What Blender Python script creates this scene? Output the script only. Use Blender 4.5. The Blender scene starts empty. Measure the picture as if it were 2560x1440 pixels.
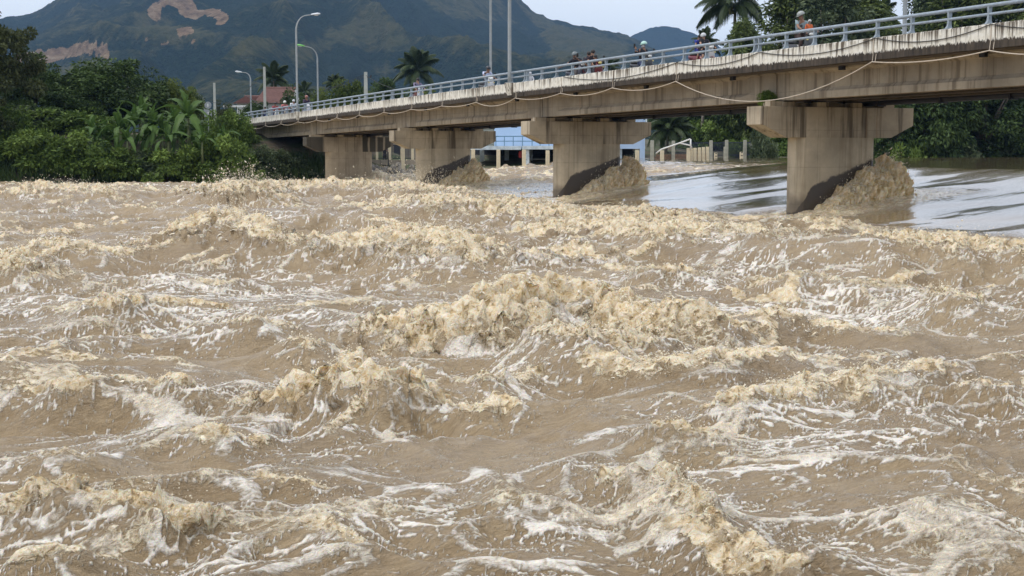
import bpy, bmesh, math, random
import numpy as np
from mathutils import Vector, Matrix

random.seed(7)
RNG = np.random.default_rng(11)
scene = bpy.context.scene
COL = scene.collection

# ------------------------------------------------------------------ camera, sky, sun, exposure
ZC = 2.35                      # eye height above the downstream water level (z = 0)
FPX = 3413.0                   # focal length in pixels of the 2560 wide photograph
PITCH = math.atan((720 - 375) / FPX)
cam_data = bpy.data.cameras.new('camera')
cam_data.sensor_width = 36.0
cam_data.lens = FPX / 2560 * 36.0
cam_data.clip_start = 0.1
cam_data.clip_end = 20000
cam = bpy.data.objects.new('camera', cam_data)
COL.objects.link(cam)
cam.location = (0, 0, ZC)
cam.rotation_euler = (math.radians(90) - PITCH, 0, 0)
scene.camera = cam

SUN_EL, SUN_AZ = math.radians(62), math.radians(-112)   # azimuth clockwise from +Y
world = bpy.data.worlds.new('World')
scene.world = world
world.use_nodes = True
wn, wl = world.node_tree.nodes, world.node_tree.links
wn.clear()
w_out = wn.new('ShaderNodeOutputWorld')
w_sky = wn.new('ShaderNodeTexSky')
w_sky.sky_type = 'NISHITA'
w_sky.sun_disc = False
w_sky.sun_elevation = SUN_EL
w_sky.sun_rotation = SUN_AZ
w_bg = wn.new('ShaderNodeBackground'); w_bg.inputs[1].default_value = 0.05
w_cl = wn.new('ShaderNodeBackground'); w_cl.inputs[1].default_value = 1.0
w_add = wn.new('ShaderNodeAddShader')
w_tc = wn.new('ShaderNodeTexCoord')
w_map = wn.new('ShaderNodeMapping'); w_map.inputs['Scale'].default_value = (1.0, 1.0, 3.0)
w_n = wn.new('ShaderNodeTexNoise'); w_n.inputs['Scale'].default_value = 3.2; w_n.inputs['Detail'].default_value = 6
w_r = wn.new('ShaderNodeValToRGB')
w_r.color_ramp.elements[0].position = 0.30; w_r.color_ramp.elements[0].color = (0.770, 0.772, 0.785, 1)
w_r.color_ramp.elements[1].position = 0.68; w_r.color_ramp.elements[1].color = (0.895, 0.895, 0.898, 1)
w_sep = wn.new('ShaderNodeSeparateXYZ')
w_mr = wn.new('ShaderNodeMapRange')          # the usual overcast dome: brighter towards the zenith
w_mr.inputs['From Min'].default_value = 0.0; w_mr.inputs['From Max'].default_value = 1.0
w_mr.inputs['To Min'].default_value = 0.98; w_mr.inputs['To Max'].default_value = 1.14
w_mul = wn.new('ShaderNodeMix'); w_mul.data_type = 'RGBA'; w_mul.blend_type = 'MULTIPLY'; w_mul.inputs[0].default_value = 1.0
wl.new(w_tc.outputs['Generated'], w_map.inputs['Vector'])
wl.new(w_map.outputs[0], w_n.inputs['Vector'])
wl.new(w_n.outputs['Fac'], w_r.inputs[0])
wl.new(w_tc.outputs['Generated'], w_sep.inputs[0])
wl.new(w_sep.outputs['Z'], w_mr.inputs['Value'])
wl.new(w_r.outputs[0], w_mul.inputs[6])
wl.new(w_mr.outputs[0], w_mul.inputs[7])
wl.new(w_mul.outputs[2], w_cl.inputs[0])
wl.new(w_sky.outputs[0], w_bg.inputs[0])
wl.new(w_bg.outputs[0], w_add.inputs[0])
wl.new(w_cl.outputs[0], w_add.inputs[1])
wl.new(w_add.outputs[0], w_out.inputs['Surface'])

sun_data = bpy.data.lights.new('sun', 'SUN')
sun_data.energy = 1.5
sun_data.angle = math.radians(18)
sun_data.color = (1.0, 0.955, 0.89)
sun = bpy.data.objects.new('sun', sun_data)
COL.objects.link(sun)
sd = Vector((math.sin(SUN_AZ) * math.cos(SUN_EL), math.cos(SUN_AZ) * math.cos(SUN_EL), math.sin(SUN_EL)))
sun.rotation_euler = sd.to_track_quat('Z', 'Y').to_euler()
sun.location = (0, 0, 60)

scene.view_settings.view_transform = 'Standard'
scene.view_settings.look = 'None'
scene.view_settings.exposure = 0.14
scene.view_settings.gamma = 1.0
scene.view_settings.use_curve_mapping = False
scene.render.engine = 'CYCLES'
scene.cycles.use_denoising = True
scene.cycles.max_bounces = 6
scene.cycles.diffuse_bounces = 3
scene.cycles.glossy_bounces = 3
scene.cycles.transmission_bounces = 3
scene.cycles.volume_bounces = 0
scene.cycles.transparent_max_bounces = 6
scene.cycles.caustics_reflective = False

# ------------------------------------------------------------------ helpers
def at(u, v, Y):
    """the place that the photograph shows at pixel (u, v), at the distance Y in front of the camera"""
    c, s = math.cos(PITCH), math.sin(PITCH)
    a, b = (u - 1280) / FPX, (720 - v) / FPX
    d = (a, c + b * s, -s + b * c)
    t = Y / d[1]
    return Vector((d[0] * t, Y, ZC + d[2] * t))

def on_level(u, v, z):
    """the place that the photograph shows at pixel (u, v) on the level z"""
    c, s = math.cos(PITCH), math.sin(PITCH)
    a, b = (u - 1280) / FPX, (720 - v) / FPX
    d = (a, c + b * s, -s + b * c)
    t = (z - ZC) / d[2]
    return Vector((d[0] * t, d[1] * t, z))

def smooth(a, b, x):
    t = np.clip((x - a) / (b - a), 0, 1)
    return t * t * (3 - 2 * t)

_P = np.random.default_rng(3).permutation(512).astype(np.int32)
_P = np.concatenate([_P, _P, _P[:8]])
_A = np.linspace(0, 2 * np.pi, 64, endpoint=False)
_G2 = np.stack([np.cos(_A), np.sin(_A)], 1).astype(np.float32)
_G3 = np.random.default_rng(5).normal(size=(128, 3)); _G3 = (_G3 / np.linalg.norm(_G3, axis=1, keepdims=True)).astype(np.float32)

def noise2(x, y, seed=0):
    x = np.asarray(x, np.float32) + seed * 17.31; y = np.asarray(y, np.float32) - seed * 9.73
    xi = np.floor(x); yi = np.floor(y)
    fx, fy = x - xi, y - yi
    xi = xi.astype(np.int32) & 511; yi = yi.astype(np.int32) & 511
    u = fx * fx * fx * (fx * (fx * 6 - 15) + 10); v = fy * fy * fy * (fy * (fy * 6 - 15) + 10)
    def g(i, j, dx, dy):
        h = _P[_P[i & 511] + (j & 511)] & 63
        q = _G2[h]
        return q[..., 0] * dx + q[..., 1] * dy
    a = g(xi, yi, fx, fy); b = g(xi + 1, yi, fx - 1, fy)
    c = g(xi, yi + 1, fx, fy - 1); d = g(xi + 1, yi + 1, fx - 1, fy - 1)
    ab = a + u * (b - a); cd = c + u * (d - c)
    return (ab + v * (cd - ab)) * 1.5

def noise3(x, y, z, seed=0):
    x = np.asarray(x, np.float32) + seed * 17.31; y = np.asarray(y, np.float32) - seed * 9.73; z = np.asarray(z, np.float32) + seed * 3.1
    xi = np.floor(x); yi = np.floor(y); zi = np.floor(z)
    fx, fy, fz = x - xi, y - yi, z - zi
    xi = xi.astype(np.int32) & 511; yi = yi.astype(np.int32) & 511; zi = zi.astype(np.int32) & 511
    f = lambda t: t * t * t * (t * (t * 6 - 15) + 10)
    u, v, w = f(fx), f(fy), f(fz)
    def g(i, j, k, dx, dy, dz):
        q = _G3[_P[_P[_P[i & 511] + (j & 511)] + (k & 511)] & 127]
        return q[..., 0] * dx + q[..., 1] * dy + q[..., 2] * dz
    r = []
    for k in (0, 1):
        a = g(xi, yi, zi + k, fx, fy, fz - k); b = g(xi + 1, yi, zi + k, fx - 1, fy, fz - k)
        c = g(xi, yi + 1, zi + k, fx, fy - 1, fz - k); d = g(xi + 1, yi + 1, zi + k, fx - 1, fy - 1, fz - k)
        ab = a + u * (b - a); cd = c + u * (d - c)
        r.append(ab + v * (cd - ab))
    return (r[0] + w * (r[1] - r[0])) * 1.5

def fbm2(x, y, octv=4, seed=0, gain=0.5):
    s = 0; a = 1.0; f = 1.0
    for o in range(octv):
        s = s + a * noise2(x * f, y * f, seed + o); a *= gain; f *= 2.03
    return s

# ------------------------------------------------------------------ node material helper
class NT:
    def __init__(self, name):
        self.m = bpy.data.materials.new(name); self.m.use_nodes = True
        self.n = self.m.node_tree.nodes; self.l = self.m.node_tree.links
        self.n.clear()
        self.out = self.n.new('ShaderNodeOutputMaterial')
        self.b = self.n.new('ShaderNodeBsdfPrincipled')
        self.l.new(self.b.outputs[0], self.out.inputs['Surface'])
    def set(self, sock, v):
        if hasattr(v, 'is_output') or isinstance(v, bpy.types.NodeSocket): self.l.new(v, sock)
        elif isinstance(v, (tuple, list)) and len(v) == 3 and sock.type == 'RGBA': sock.default_value = (*v, 1)
        else: sock.default_value = v
    def base(self, color=None, rough=None, normal=None, spec=None, metal=None):
        for k, v in (('Base Color', color), ('Roughness', rough), ('Normal', normal), ('Specular IOR Level', spec), ('Metallic', metal)):
            if v is not None: self.set(self.b.inputs[k], v)
        return self.m
    def coord(self, kind='Object'):
        return self.n.new('ShaderNodeTexCoord').outputs[kind]
    def attr(self, name, out='Fac'):
        a = self.n.new('ShaderNodeAttribute'); a.attribute_name = name; return a.outputs[out]
    def mapping(self, vec, scale=(1, 1, 1), loc=(0, 0, 0), rot=(0, 0, 0)):
        m = self.n.new('ShaderNodeMapping'); self.l.new(vec, m.inputs[0])
        m.inputs['Scale'].default_value = scale; m.inputs['Location'].default_value = loc; m.inputs['Rotation'].default_value = rot
        return m.outputs[0]
    def noise(self, vec, scale=5, detail=4, rough=0.55, dist=0.0, out='Fac'):
        t = self.n.new('ShaderNodeTexNoise'); self.l.new(vec, t.inputs['Vector'])
        t.inputs['Scale'].default_value = scale; t.inputs['Detail'].default_value = detail
        t.inputs['Roughness'].default_value = rough; t.inputs['Distortion'].default_value = dist
        return t.outputs[out]
    def ramp(self, fac, *stops):
        r = self.n.new('ShaderNodeValToRGB'); self.l.new(fac, r.inputs[0])
        e = r.color_ramp.elements
        while len(e) < len(stops): e.new(0.5)
        for i, (p, c) in enumerate(stops):
            e[i].position = p; e[i].color = (*c, 1) if len(c) == 3 else c
        return r.outputs[0]
    def mr(self, v, a, b, c=0.0, d=1.0, smooth=False):
        r = self.n.new('ShaderNodeMapRange'); self.set(r.inputs['Value'], v)
        if smooth: r.interpolation_type = 'SMOOTHSTEP'
        r.inputs['From Min'].default_value = a; r.inputs['From Max'].default_value = b
        r.inputs['To Min'].default_value = c; r.inputs['To Max'].default_value = d
        return r.outputs[0]
    def math(self, op, a, b=0.0, c=0.0, clamp=False):
        r = self.n.new('ShaderNodeMath'); r.operation = op; r.use_clamp = clamp
        self.set(r.inputs[0], a); self.set(r.inputs[1], b); self.set(r.inputs[2], c)
        return r.outputs[0]
    def mix(self, fac, a, b, blend='MIX'):
        r = self.n.new('ShaderNodeMix'); r.data_type = 'RGBA'; r.blend_type = blend
        self.set(r.inputs[0], fac); self.set(r.inputs[6], a); self.set(r.inputs[7], b)
        return r.outputs[2]
    def sep(self, vec):
        s = self.n.new('ShaderNodeSeparateXYZ'); self.l.new(vec, s.inputs[0]); return s.outputs
    def bump(self, h, strength=0.5, dist=0.02, normal=None):
        b = self.n.new('ShaderNodeBump'); self.l.new(h, b.inputs['Height'])
        b.inputs['Strength'].default_value = strength; b.inputs['Distance'].default_value = dist
        if normal is not None: self.l.new(normal, b.inputs['Normal'])
        return b.outputs[0]
    def rand(self):
        return self.n.new('ShaderNodeObjectInfo').outputs['Random']

def paint(name, color, rough=0.5, var=0.25, scale=6.0, metal=0.0, bump=0.0):
    t = NT(name); c = t.coord()
    f = t.noise(c, scale, 5, 0.6)
    dk = tuple(x * (1 - var) for x in color); lt = tuple(min(1, x * (1 + var * 0.6)) for x in color)
    col = t.ramp(f, (0.3, dk), (0.7, lt))
    nrm = t.bump(f, bump, 0.02) if bump else None
    return t.base(col, rough, nrm, metal=metal)

# ------------------------------------------------------------------ mesh helpers
class MB:
    def __init__(self): self.v = []; self.f = []; self.m = []; self.mi = 0
    def add(self, vs, fs):
        o = len(self.v); self.v += [tuple(p) for p in vs]
        self.f += [tuple(i + o for i in f) for f in fs]; self.m += [self.mi] * len(fs); return self
    def box(self, x0, x1, y0, y1, z0, z1):
        vs = [(x, y, z) for z in (z0, z1) for y in (y0, y1) for x in (x0, x1)]
        return self.add(vs, [(0, 2, 3, 1), (4, 5, 7, 6), (0, 1, 5, 4), (2, 6, 7, 3), (0, 4, 6, 2), (1, 3, 7, 5)])
    def obox(self, c, ax, ay, az):
        c, ax, ay, az = Vector(c), Vector(ax), Vector(ay), Vector(az)
        vs = [c + ax * i + ay * j + az * k for k in (-1, 1) for j in (-1, 1) for i in (-1, 1)]
        return self.add(vs, [(0, 2, 3, 1), (4, 5, 7, 6), (0, 1, 5, 4), (2, 6, 7, 3), (0, 4, 6, 2), (1, 3, 7, 5)])
    def sweep(self, secs, closed_ends=True):
        n = len(secs[0]); vs = [p for s in secs for p in s]; fs = []
        for k in range(len(secs) - 1):
            for i in range(n):
                j = (i + 1) % n
                fs.append((k * n + i, k * n + j, (k + 1) * n + j, (k + 1) * n + i))
        if closed_ends:
            fs.append(tuple(range(n - 1, -1, -1))); fs.append(tuple((len(secs) - 1) * n + i for i in range(n)))
        return self.add(vs, fs)
    def tube(self, path, r, n=8, ends=True):
        path = [Vector(p) for p in path]
        rs = r if isinstance(r, (list, tuple)) else [r] * len(path)
        secs = []; ref = None
        for i, p in enumerate(path):
            t = (path[min(i + 1, len(path) - 1)] - path[max(i - 1, 0)]).normalized()
            if ref is None: ref = t.orthogonal().normalized()
            ref = (ref - t * ref.dot(t))
            ref = ref.normalized() if ref.length > 1e-6 else t.orthogonal().normalized()
            bi = t.cross(ref)
            secs.append([p + (ref * math.cos(a) + bi * math.sin(a)) * rs[i] for a in [2 * math.pi * k / n for k in range(n)]])
        return self.sweep(secs, ends)
    def ball(self, c, r, nu=10, nv=7, sc=(1, 1, 1), rot=None, z0=-1.0):
        c = Vector(c); secs = []
        for k in range(nv + 1):
            ph = -math.pi / 2 + math.pi * k / nv
            z = max(math.sin(ph), z0); rr = max(math.cos(ph), 0.02)
            s = []
            for i in range(nu):
                a = 2 * math.pi * i / nu
                p = Vector((rr * math.cos(a) * r * sc[0], rr * math.sin(a) * r * sc[1], z * r * sc[2]))
                if rot is not None: p = rot @ p
                s.append(c + p)
            secs.append(s)
        return self.sweep(secs)
    def prism(self, prof, y0, y1, taper=1.0):
        """profile in x, z swept along y"""
        n = len(prof); cx = sum(p[0] for p in prof) / n; cz = sum(p[1] for p in prof) / n
        ym, h = (y0 + y1) / 2, (y1 - y0) / 2
        secs = []
        for t, k in ((-1, taper), (-0.7, 1.0), (0.7, 1.0), (1, taper)):
            secs.append([(cx + (x - cx) * k, ym + h * t, cz + (z - cz) * k) for x, z in prof])
        return self.sweep(secs)
    def build(self, name, mat, parent=None, smooth_it=False, loc=None, rotz=0.0):
        me = bpy.data.meshes.new(name)
        me.from_pydata(self.v, [], self.f)
        mats = mat if isinstance(mat, (list, tuple)) else [mat]
        for mm in mats: me.materials.append(mm)
        if len(mats) > 1: me.polygons.foreach_set('material_index', self.m)
        bm = bmesh.new(); bm.from_mesh(me); bmesh.ops.recalc_face_normals(bm, faces=bm.faces); bm.to_mesh(me); bm.free()
        if smooth_it: me.polygons.foreach_set('use_smooth', [True] * len(me.polygons))
        o = bpy.data.objects.new(name, me); COL.objects.link(o)
        if parent is not None: o.parent = parent
        if loc is not None: o.location = loc
        o.rotation_euler = (0, 0, rotz)
        return o

def link(name, me, parent=None, loc=None, rot=None, sc=None):
    o = bpy.data.objects.new(name, me); COL.objects.link(o)
    if parent is not None: o.parent = parent
    if loc is not None: o.location = loc
    if rot is not None: o.rotation_euler = rot
    if sc is not None: o.scale = sc if isinstance(sc, (tuple, list)) else (sc, sc, sc)
    return o

def tag(o, label, cat, group=None):
    o['label'] = label; o['category'] = cat
    if group: o['group'] = group
    return o

def kind(o, k, label=None):
    o['kind'] = k
    if label: o['label'] = label
    return o

def thing(name, label, cat, loc=(0, 0, 0), rotz=0.0, group=None):
    o = bpy.data.objects.new(name, None); COL.objects.link(o)
    o.empty_display_size = 0.2
    o.location = loc; o.rotation_euler = (0, 0, rotz)
    return tag(o, label, cat, group)

def dup(o, parent=None):
    c = o.copy(); COL.objects.link(c)
    if parent is not None: c.parent = parent
    for ch in list(o.children): dup(ch, c)
    return c

def np_mesh(name, V, Q, mat, smooth_it=False, attrs=None, tri=False):
    """mesh from numpy: V (n,3), Q (m,4) or (m,3)"""
    me = bpy.data.meshes.new(name)
    k = Q.shape[1]
    me.vertices.add(len(V)); me.vertices.foreach_set('co', np.ascontiguousarray(V, np.float32).ravel())
    me.loops.add(Q.size); me.loops.foreach_set('vertex_index', np.ascontiguousarray(Q, np.int32).ravel())
    me.polygons.add(len(Q)); me.polygons.foreach_set('loop_start', np.arange(0, Q.size, k, dtype=np.int32))
    if smooth_it: me.polygons.foreach_set('use_smooth', np.ones(len(Q), bool))
    for an, av in (attrs or {}).items():
        a = me.attributes.new(an, 'FLOAT', 'POINT'); a.data.foreach_set('value', np.ascontiguousarray(av, np.float32).ravel())
    me.materials.append(mat)
    me.update(calc_edges=True); me.validate(verbose=False)
    return me

def grid_quads(ny, nx):
    i = np.arange(ny * nx, dtype=np.int32).reshape(ny, nx)
    return np.stack([i[:-1, :-1], i[:-1, 1:], i[1:, 1:], i[1:, :-1]], -1).reshape(-1, 4)
# ------------------------------------------------------------------ the river's course
BA = math.radians(24.46)                    # bridge frame: local x = upstream, local y = along the bridge to the far bank
BO = Vector((11.27, 48.5, 0.0))
PX, PY = math.cos(BA), math.sin(BA)
def bridge_to_world(q, s, z=0.0):
    return Vector((BO.x + q * PX - s * PY, BO.y + q * PY + s * PX, z))
def world_to_bridge(X, Y):
    dx, dy = X - BO.x, Y - BO.y
    return dx * PX + dy * PY, -dx * PY + dy * PX
FAR_X = np.array([-4000, -400, -120, -60, -35, -16, -9, -3, 24, 56, 150, 600, 4000.0])
FAR_Y = np.array([-1500, 20, 78, 90, 95, 104, 109, 114, 132, 154, 215, 420, 1900.0])
def far_bank(X): return np.interp(X, FAR_X, FAR_Y)
def level(X, Y):
    """mean water level: flat pool upstream, a drop under the bridge, the lower reach downstream"""
    q, s = world_to_bridge(X, Y)
    hi = 9.0 + 24 * smooth(14, 42, s)
    t = np.clip((q + 4.2) / (hi + 4.2), 0, 1)
    return 1.62 * (0.35 * t * t * (3 - 2 * t) + 0.65 * t)
def roughness(X, Y):
    q, s = world_to_bridge(X, Y)
    far = smooth(23, 38, s)
    return np.maximum(1 - smooth(-4.6, -2.6, q), far * (1 - smooth(6, 34, q)))

# ------------------------------------------------------------------ ground
def terrain_z(X, Y):
    d = (Y - far_bank(X)) * 0.86
    q, s = world_to_bridge(X, Y)
    lo = level(X, Y)
    up = smooth(2, 16, q)
    bank_steep = np.interp(d, [-9, -3, 0, 5, 10, 40, 200], [-2.6, -0.8, 0.1, 2.9, 3.7, 4.1, 4.6])
    bank_flat = np.interp(d, [-9, -3, 0, 8, 25, 60, 200], [-2.6, -0.5, 0.0, 0.25, 1.2, 2.2, 3.0]) + lo * (d > -2)
    zf = bank_steep * (1 - up) + bank_flat * up
    n = (Y - 2.6) * 0.91 - X * 0.414
    zn = np.interp(n, [-300, -8, -1.2, 0.6, 4], [2.0, 0.95, 0.8, 0.2, -2.6])
    zb = np.where(n < 5, zn, -2.6)
    z = np.maximum(zb, zf)
    return z + 0.12 * noise2(X * 0.35, Y * 0.35, 4) * (z > -2)
def axis(parts):
    return np.concatenate([np.linspace(a, b, n, endpoint=False) for a, b, n in parts] + [[parts[-1][1]]])
gx = axis([(-9000, -900, 14), (-900, -90, 40), (-90, 90, 150), (90, 900, 40), (900, 9000, 14)])
gy = axis([(-6000, -60, 14), (-60, 0, 20), (0, 60, 50), (60, 210, 150), (210, 1200, 40), (1200, 12000, 14)])
GX, GY = np.meshgrid(gx, gy)
GZ = terrain_z(GX, GY)
t = NT('ground_soil'); c = t.coord('Object')
n1 = t.noise(c, 0.5, 6, 0.6); n2 = t.noise(c, 5.0, 5, 0.65)
mud = t.ramp(n2, (0.3, (0.05, 0.038, 0.025)), (0.75, (0.16, 0.125, 0.085)))
grs = t.ramp(n2, (0.3, (0.018, 0.035, 0.010)), (0.75, (0.07, 0.095, 0.03)))
M_GROUND = t.base(t.mix(t.mr(n1, 0.42, 0.58), mud, grs), 0.9, t.bump(n2, 0.6, 0.1))
me = np_mesh('ground', np.stack([GX, GY, GZ], -1).reshape(-1, 3), grid_quads(len(gy), len(gx)), M_GROUND, True)
kind(link('ground', me), 'structure')

# ------------------------------------------------------------------ mountains
def mountain_mat(name, grass_amt):
    t = NT(name); c = t.coord('Object')
    big = t.noise(c, 0.006, 6, 0.6); fine = t.noise(c, 0.06, 5, 0.7); tiny = t.noise(c, 0.25, 3, 0.7)
    forest = t.ramp(tiny, (0.3, (0.006, 0.018, 0.014)), (0.72, (0.028, 0.056, 0.033)))
    scrub = t.ramp(fine, (0.3, (0.060, 0.076, 0.030)), (0.7, (0.140, 0.132, 0.066)))
    g = t.attr('grass')
    gm = t.math('ADD', t.math('ADD', t.math('MULTIPLY', t.math('SUBTRACT', fine, 0.5), 1.3), t.math('MULTIPLY', t.math('SUBTRACT', t.noise(c, 0.022, 5, 0.7), 0.5), 1.3)), g)
    col = t.mix(t.mr(gm, 0.35, 0.75, 0, grass_amt), forest, scrub)
    earth = t.ramp(fine, (0.30, (0.14, 0.092, 0.052)), (0.52, (0.33, 0.225, 0.130)), (0.72, (0.52, 0.41, 0.27)))
    sm = t.math('ADD', t.attr('scar'), t.math('MULTIPLY', t.math('ADD', t.math('SUBTRACT', fine, 0.5), t.math('MULTIPLY', t.math('SUBTRACT', t.noise(c, 0.02, 5, 0.7), 0.5), 1.2)), 0.85))
    col = t.mix(t.mr(sm, 0.40, 0.52), col, earth)
    return t.base(col, 0.95, t.bump(t.math('ADD', fine, t.math('MULTIPLY', tiny, 1.2)), 1.0, 14.0), spec=0.1)

def in_poly(u, v, poly):
    r = np.zeros(u.shape, bool); n = len(poly)
    for i in range(n):
        (x1, y1), (x2, y2) = poly[i], poly[(i + 1) % n]
        c = ((y1 > v) != (y2 > v)) & (u < (x2 - x1) * (v - y1) / (y2 - y1 + 1e-9) + x1)
        r ^= c
    return r

SCARS = [[(370, 22), (388, 6), (425, -8), (445, 0), (418, 12), (398, 22), (403, 40), (389, 54), (373, 47)],
         [(425, -34), (482, -44), (480, 4), (496, 25), (492, 47), (468, 45), (452, 32), (436, 20), (420, 8)],
         [(494, 27), (530, 20), (562, 31), (575, 46), (568, 57), (545, 65), (537, 59), (550, 49), (520, 40), (494, 38)],
         [(326, 109), (352, 95), (385, 96), (410, 88), (450, 70), (482, 70), (484, 84), (440, 93), (426, 99), (424, 113), (390, 114), (389, 103), (350, 101)],
         [(34, 140), (62, 134), (110, 128), (150, 120), (190, 110), (222, 105), (262, 116), (276, 140), (266, 153), (246, 136), (215, 129), (180, 141), (135, 154), (85, 154), (42, 153)],
         [(476, 97), (491, 95), (489, 120), (476, 120)]]
GRASSY = [[(720, 130), (860, 60), (925, 30), (960, 55), (1010, 80), (1040, 110), (960, 135), (860, 110), (740, 165)],
          [(1010, -40), (1200, -40), (1290, 40), (1340, 90), (1260, 60), (1100, 40)],
          [(1290, 5), (1420, 75), (1570, 105), (1560, 150), (1400, 150), (1350, 90)],
          [(120, 160), (240, 150), (330, 190), (180, 215)],
          [(930, 160), (990, 170), (1000, 200), (930, 215)],
          [(330, 40), (600, 90), (700, 130), (560, 120), (340, 90)]]

def make_mountain(name, Yr, Y0, sky_pts, x0, x1, nx, ny, amp, seed, grass_amt, scars=()):
    su = np.array([p[0] for p in sky_pts], float); sv = np.array([p[1] for p in sky_pts], float)
    X = np.linspace(x0, x1, nx); T = np.linspace(-0.04, 1.45, ny)
    XX, TT = np.meshgrid(X, T); YY = Y0 + TT * (Yr - Y0); XX = XX * YY / Yr
    # ridge line bends a little in plan; spurs come down towards the valley
    U = 1280 + XX / YY * FPX + 26 * noise2(XX / 300, YY / 500, seed + 3) * np.clip(1 - np.abs(TT - 1) * 0 - TT, 0, 1)
    H = (375 - np.interp(U, su, sv)) * YY / FPX
    g = np.where(TT <= 1, np.clip(TT, 0, 1) ** 0.8, 1 - 1.1 * (TT - 1))
    w1 = noise2(XX / 300, YY / 420, seed) * 190 + (YY - Yr) * 0.25
    spur = 1 - np.abs(noise2((XX + w1) / 300, YY / 1100, seed + 1)) * 1.8
    spur2 = 1 - np.abs(noise2((XX + w1 * 0.7) / 105, YY / 420, seed + 2)) * 1.8
    env = np.clip(TT, 0, 1) ** 0.7 * np.clip(1.06 - TT, 0.03, 1)
    Z = 3 + H * g + amp * env * (0.9 * spur + 0.42 * spur2 - 0.62) * 1.7
    Z += 3.2 * fbm2(XX / 26, YY / 26, 3, seed + 5) * np.clip(TT * 3, 0, 1)
    Z += 2.5 * np.abs(noise2(XX / 9, YY / 9, seed + 9)) * np.clip(TT * 3, 0, 1)
    Z = np.where(TT < 0.02, np.minimum(Z, 2.0), Z)
    c, s = math.cos(PITCH), math.sin(PITCH)
    dep = YY * c - (Z - ZC) * s; upc = YY * s + (Z - ZC) * c
    PU = 1280 + FPX * XX / dep; PV = 720 - FPX * upc / dep
    scar = np.zeros(XX.shape); gr = np.zeros(XX.shape)
    for poly in scars: scar[in_poly(PU, PV, poly) & (TT < 1.02)] = 1
    for poly in GRASSY: gr[in_poly(PU, PV, poly)] = 1
    for _ in range(1):
        for a in (scar, gr):
            a[1:-1, 1:-1] = (a[1:-1, 1:-1] * 2 + a[:-2, 1:-1] + a[2:, 1:-1] + a[1:-1, :-2] + a[1:-1, 2:]) / 6
    for _ in range(6):
        gr[1:-1, 1:-1] = (gr[1:-1, 1:-1] * 2 + gr[:-2, 1:-1] + gr[2:, 1:-1] + gr[1:-1, :-2] + gr[1:-1, 2:]) / 6
    gr = gr * 0.65 + 0.75 * (spur - 0.55) + 0.40 * (spur2 - 0.5) + 0.12
    me = np_mesh(name, np.stack([XX, YY, Z], -1).reshape(-1, 3), grid_quads(ny, nx), mountain_mat(name + '_slope', grass_amt), True,
                 {'scar': scar, 'grass': gr})
    return kind(link(name, me), 'structure')

SKY_MAIN = [(-900, 330), (-500, 230), (-200, 120), (0, 66), (30, 55), (75, 50), (110, 42), (140, 24), (175, 6), (200, -4), (300, -60), (450, -130), (620, -190),
            (800, -180), (950, -120), (1100, -70), (1230, -22), (1290, 8), (1340, 44), (1400, 66), (1470, 82), (1530, 96), (1570, 106), (1680, 150), (1800, 195), (1950, 240), (2300, 310), (2900, 360)]
make_mountain('mountain', 2500.0, 800.0, SKY_MAIN, -1500, 1300, 780, 290, 105.0, 21, 0.85, SCARS)
SKY_HILL = [(900, 330), (1200, 250), (1450, 150), (1560, 104), (1590, 88), (1620, 74), (1650, 69), (1690, 75), (1740, 95), (1790, 120), (1850, 155), (1950, 200), (2100, 250), (2400, 300), (3000, 350)]
make_mountain('hill', 3900.0, 2900.0, SKY_HILL, -500, 2100, 360, 90, 30.0, 41, 0.15)

# air that fades the far slopes
hz = MB(); hz.box(-9500, 9500, -6500, 12500, -4.0, 640.0)
t = NT('haze_air'); t.n.remove(t.b)
pv = t.n.new('ShaderNodeVolumePrincipled')
pv.inputs['Color'].default_value = (0.34, 0.58, 1.0, 1); pv.inputs['Density'].default_value = 0.000100
t.l.new(pv.outputs[0], t.out.inputs['Volume'])
haze = kind(hz.build('haze', t.m), 'stuff')
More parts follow.
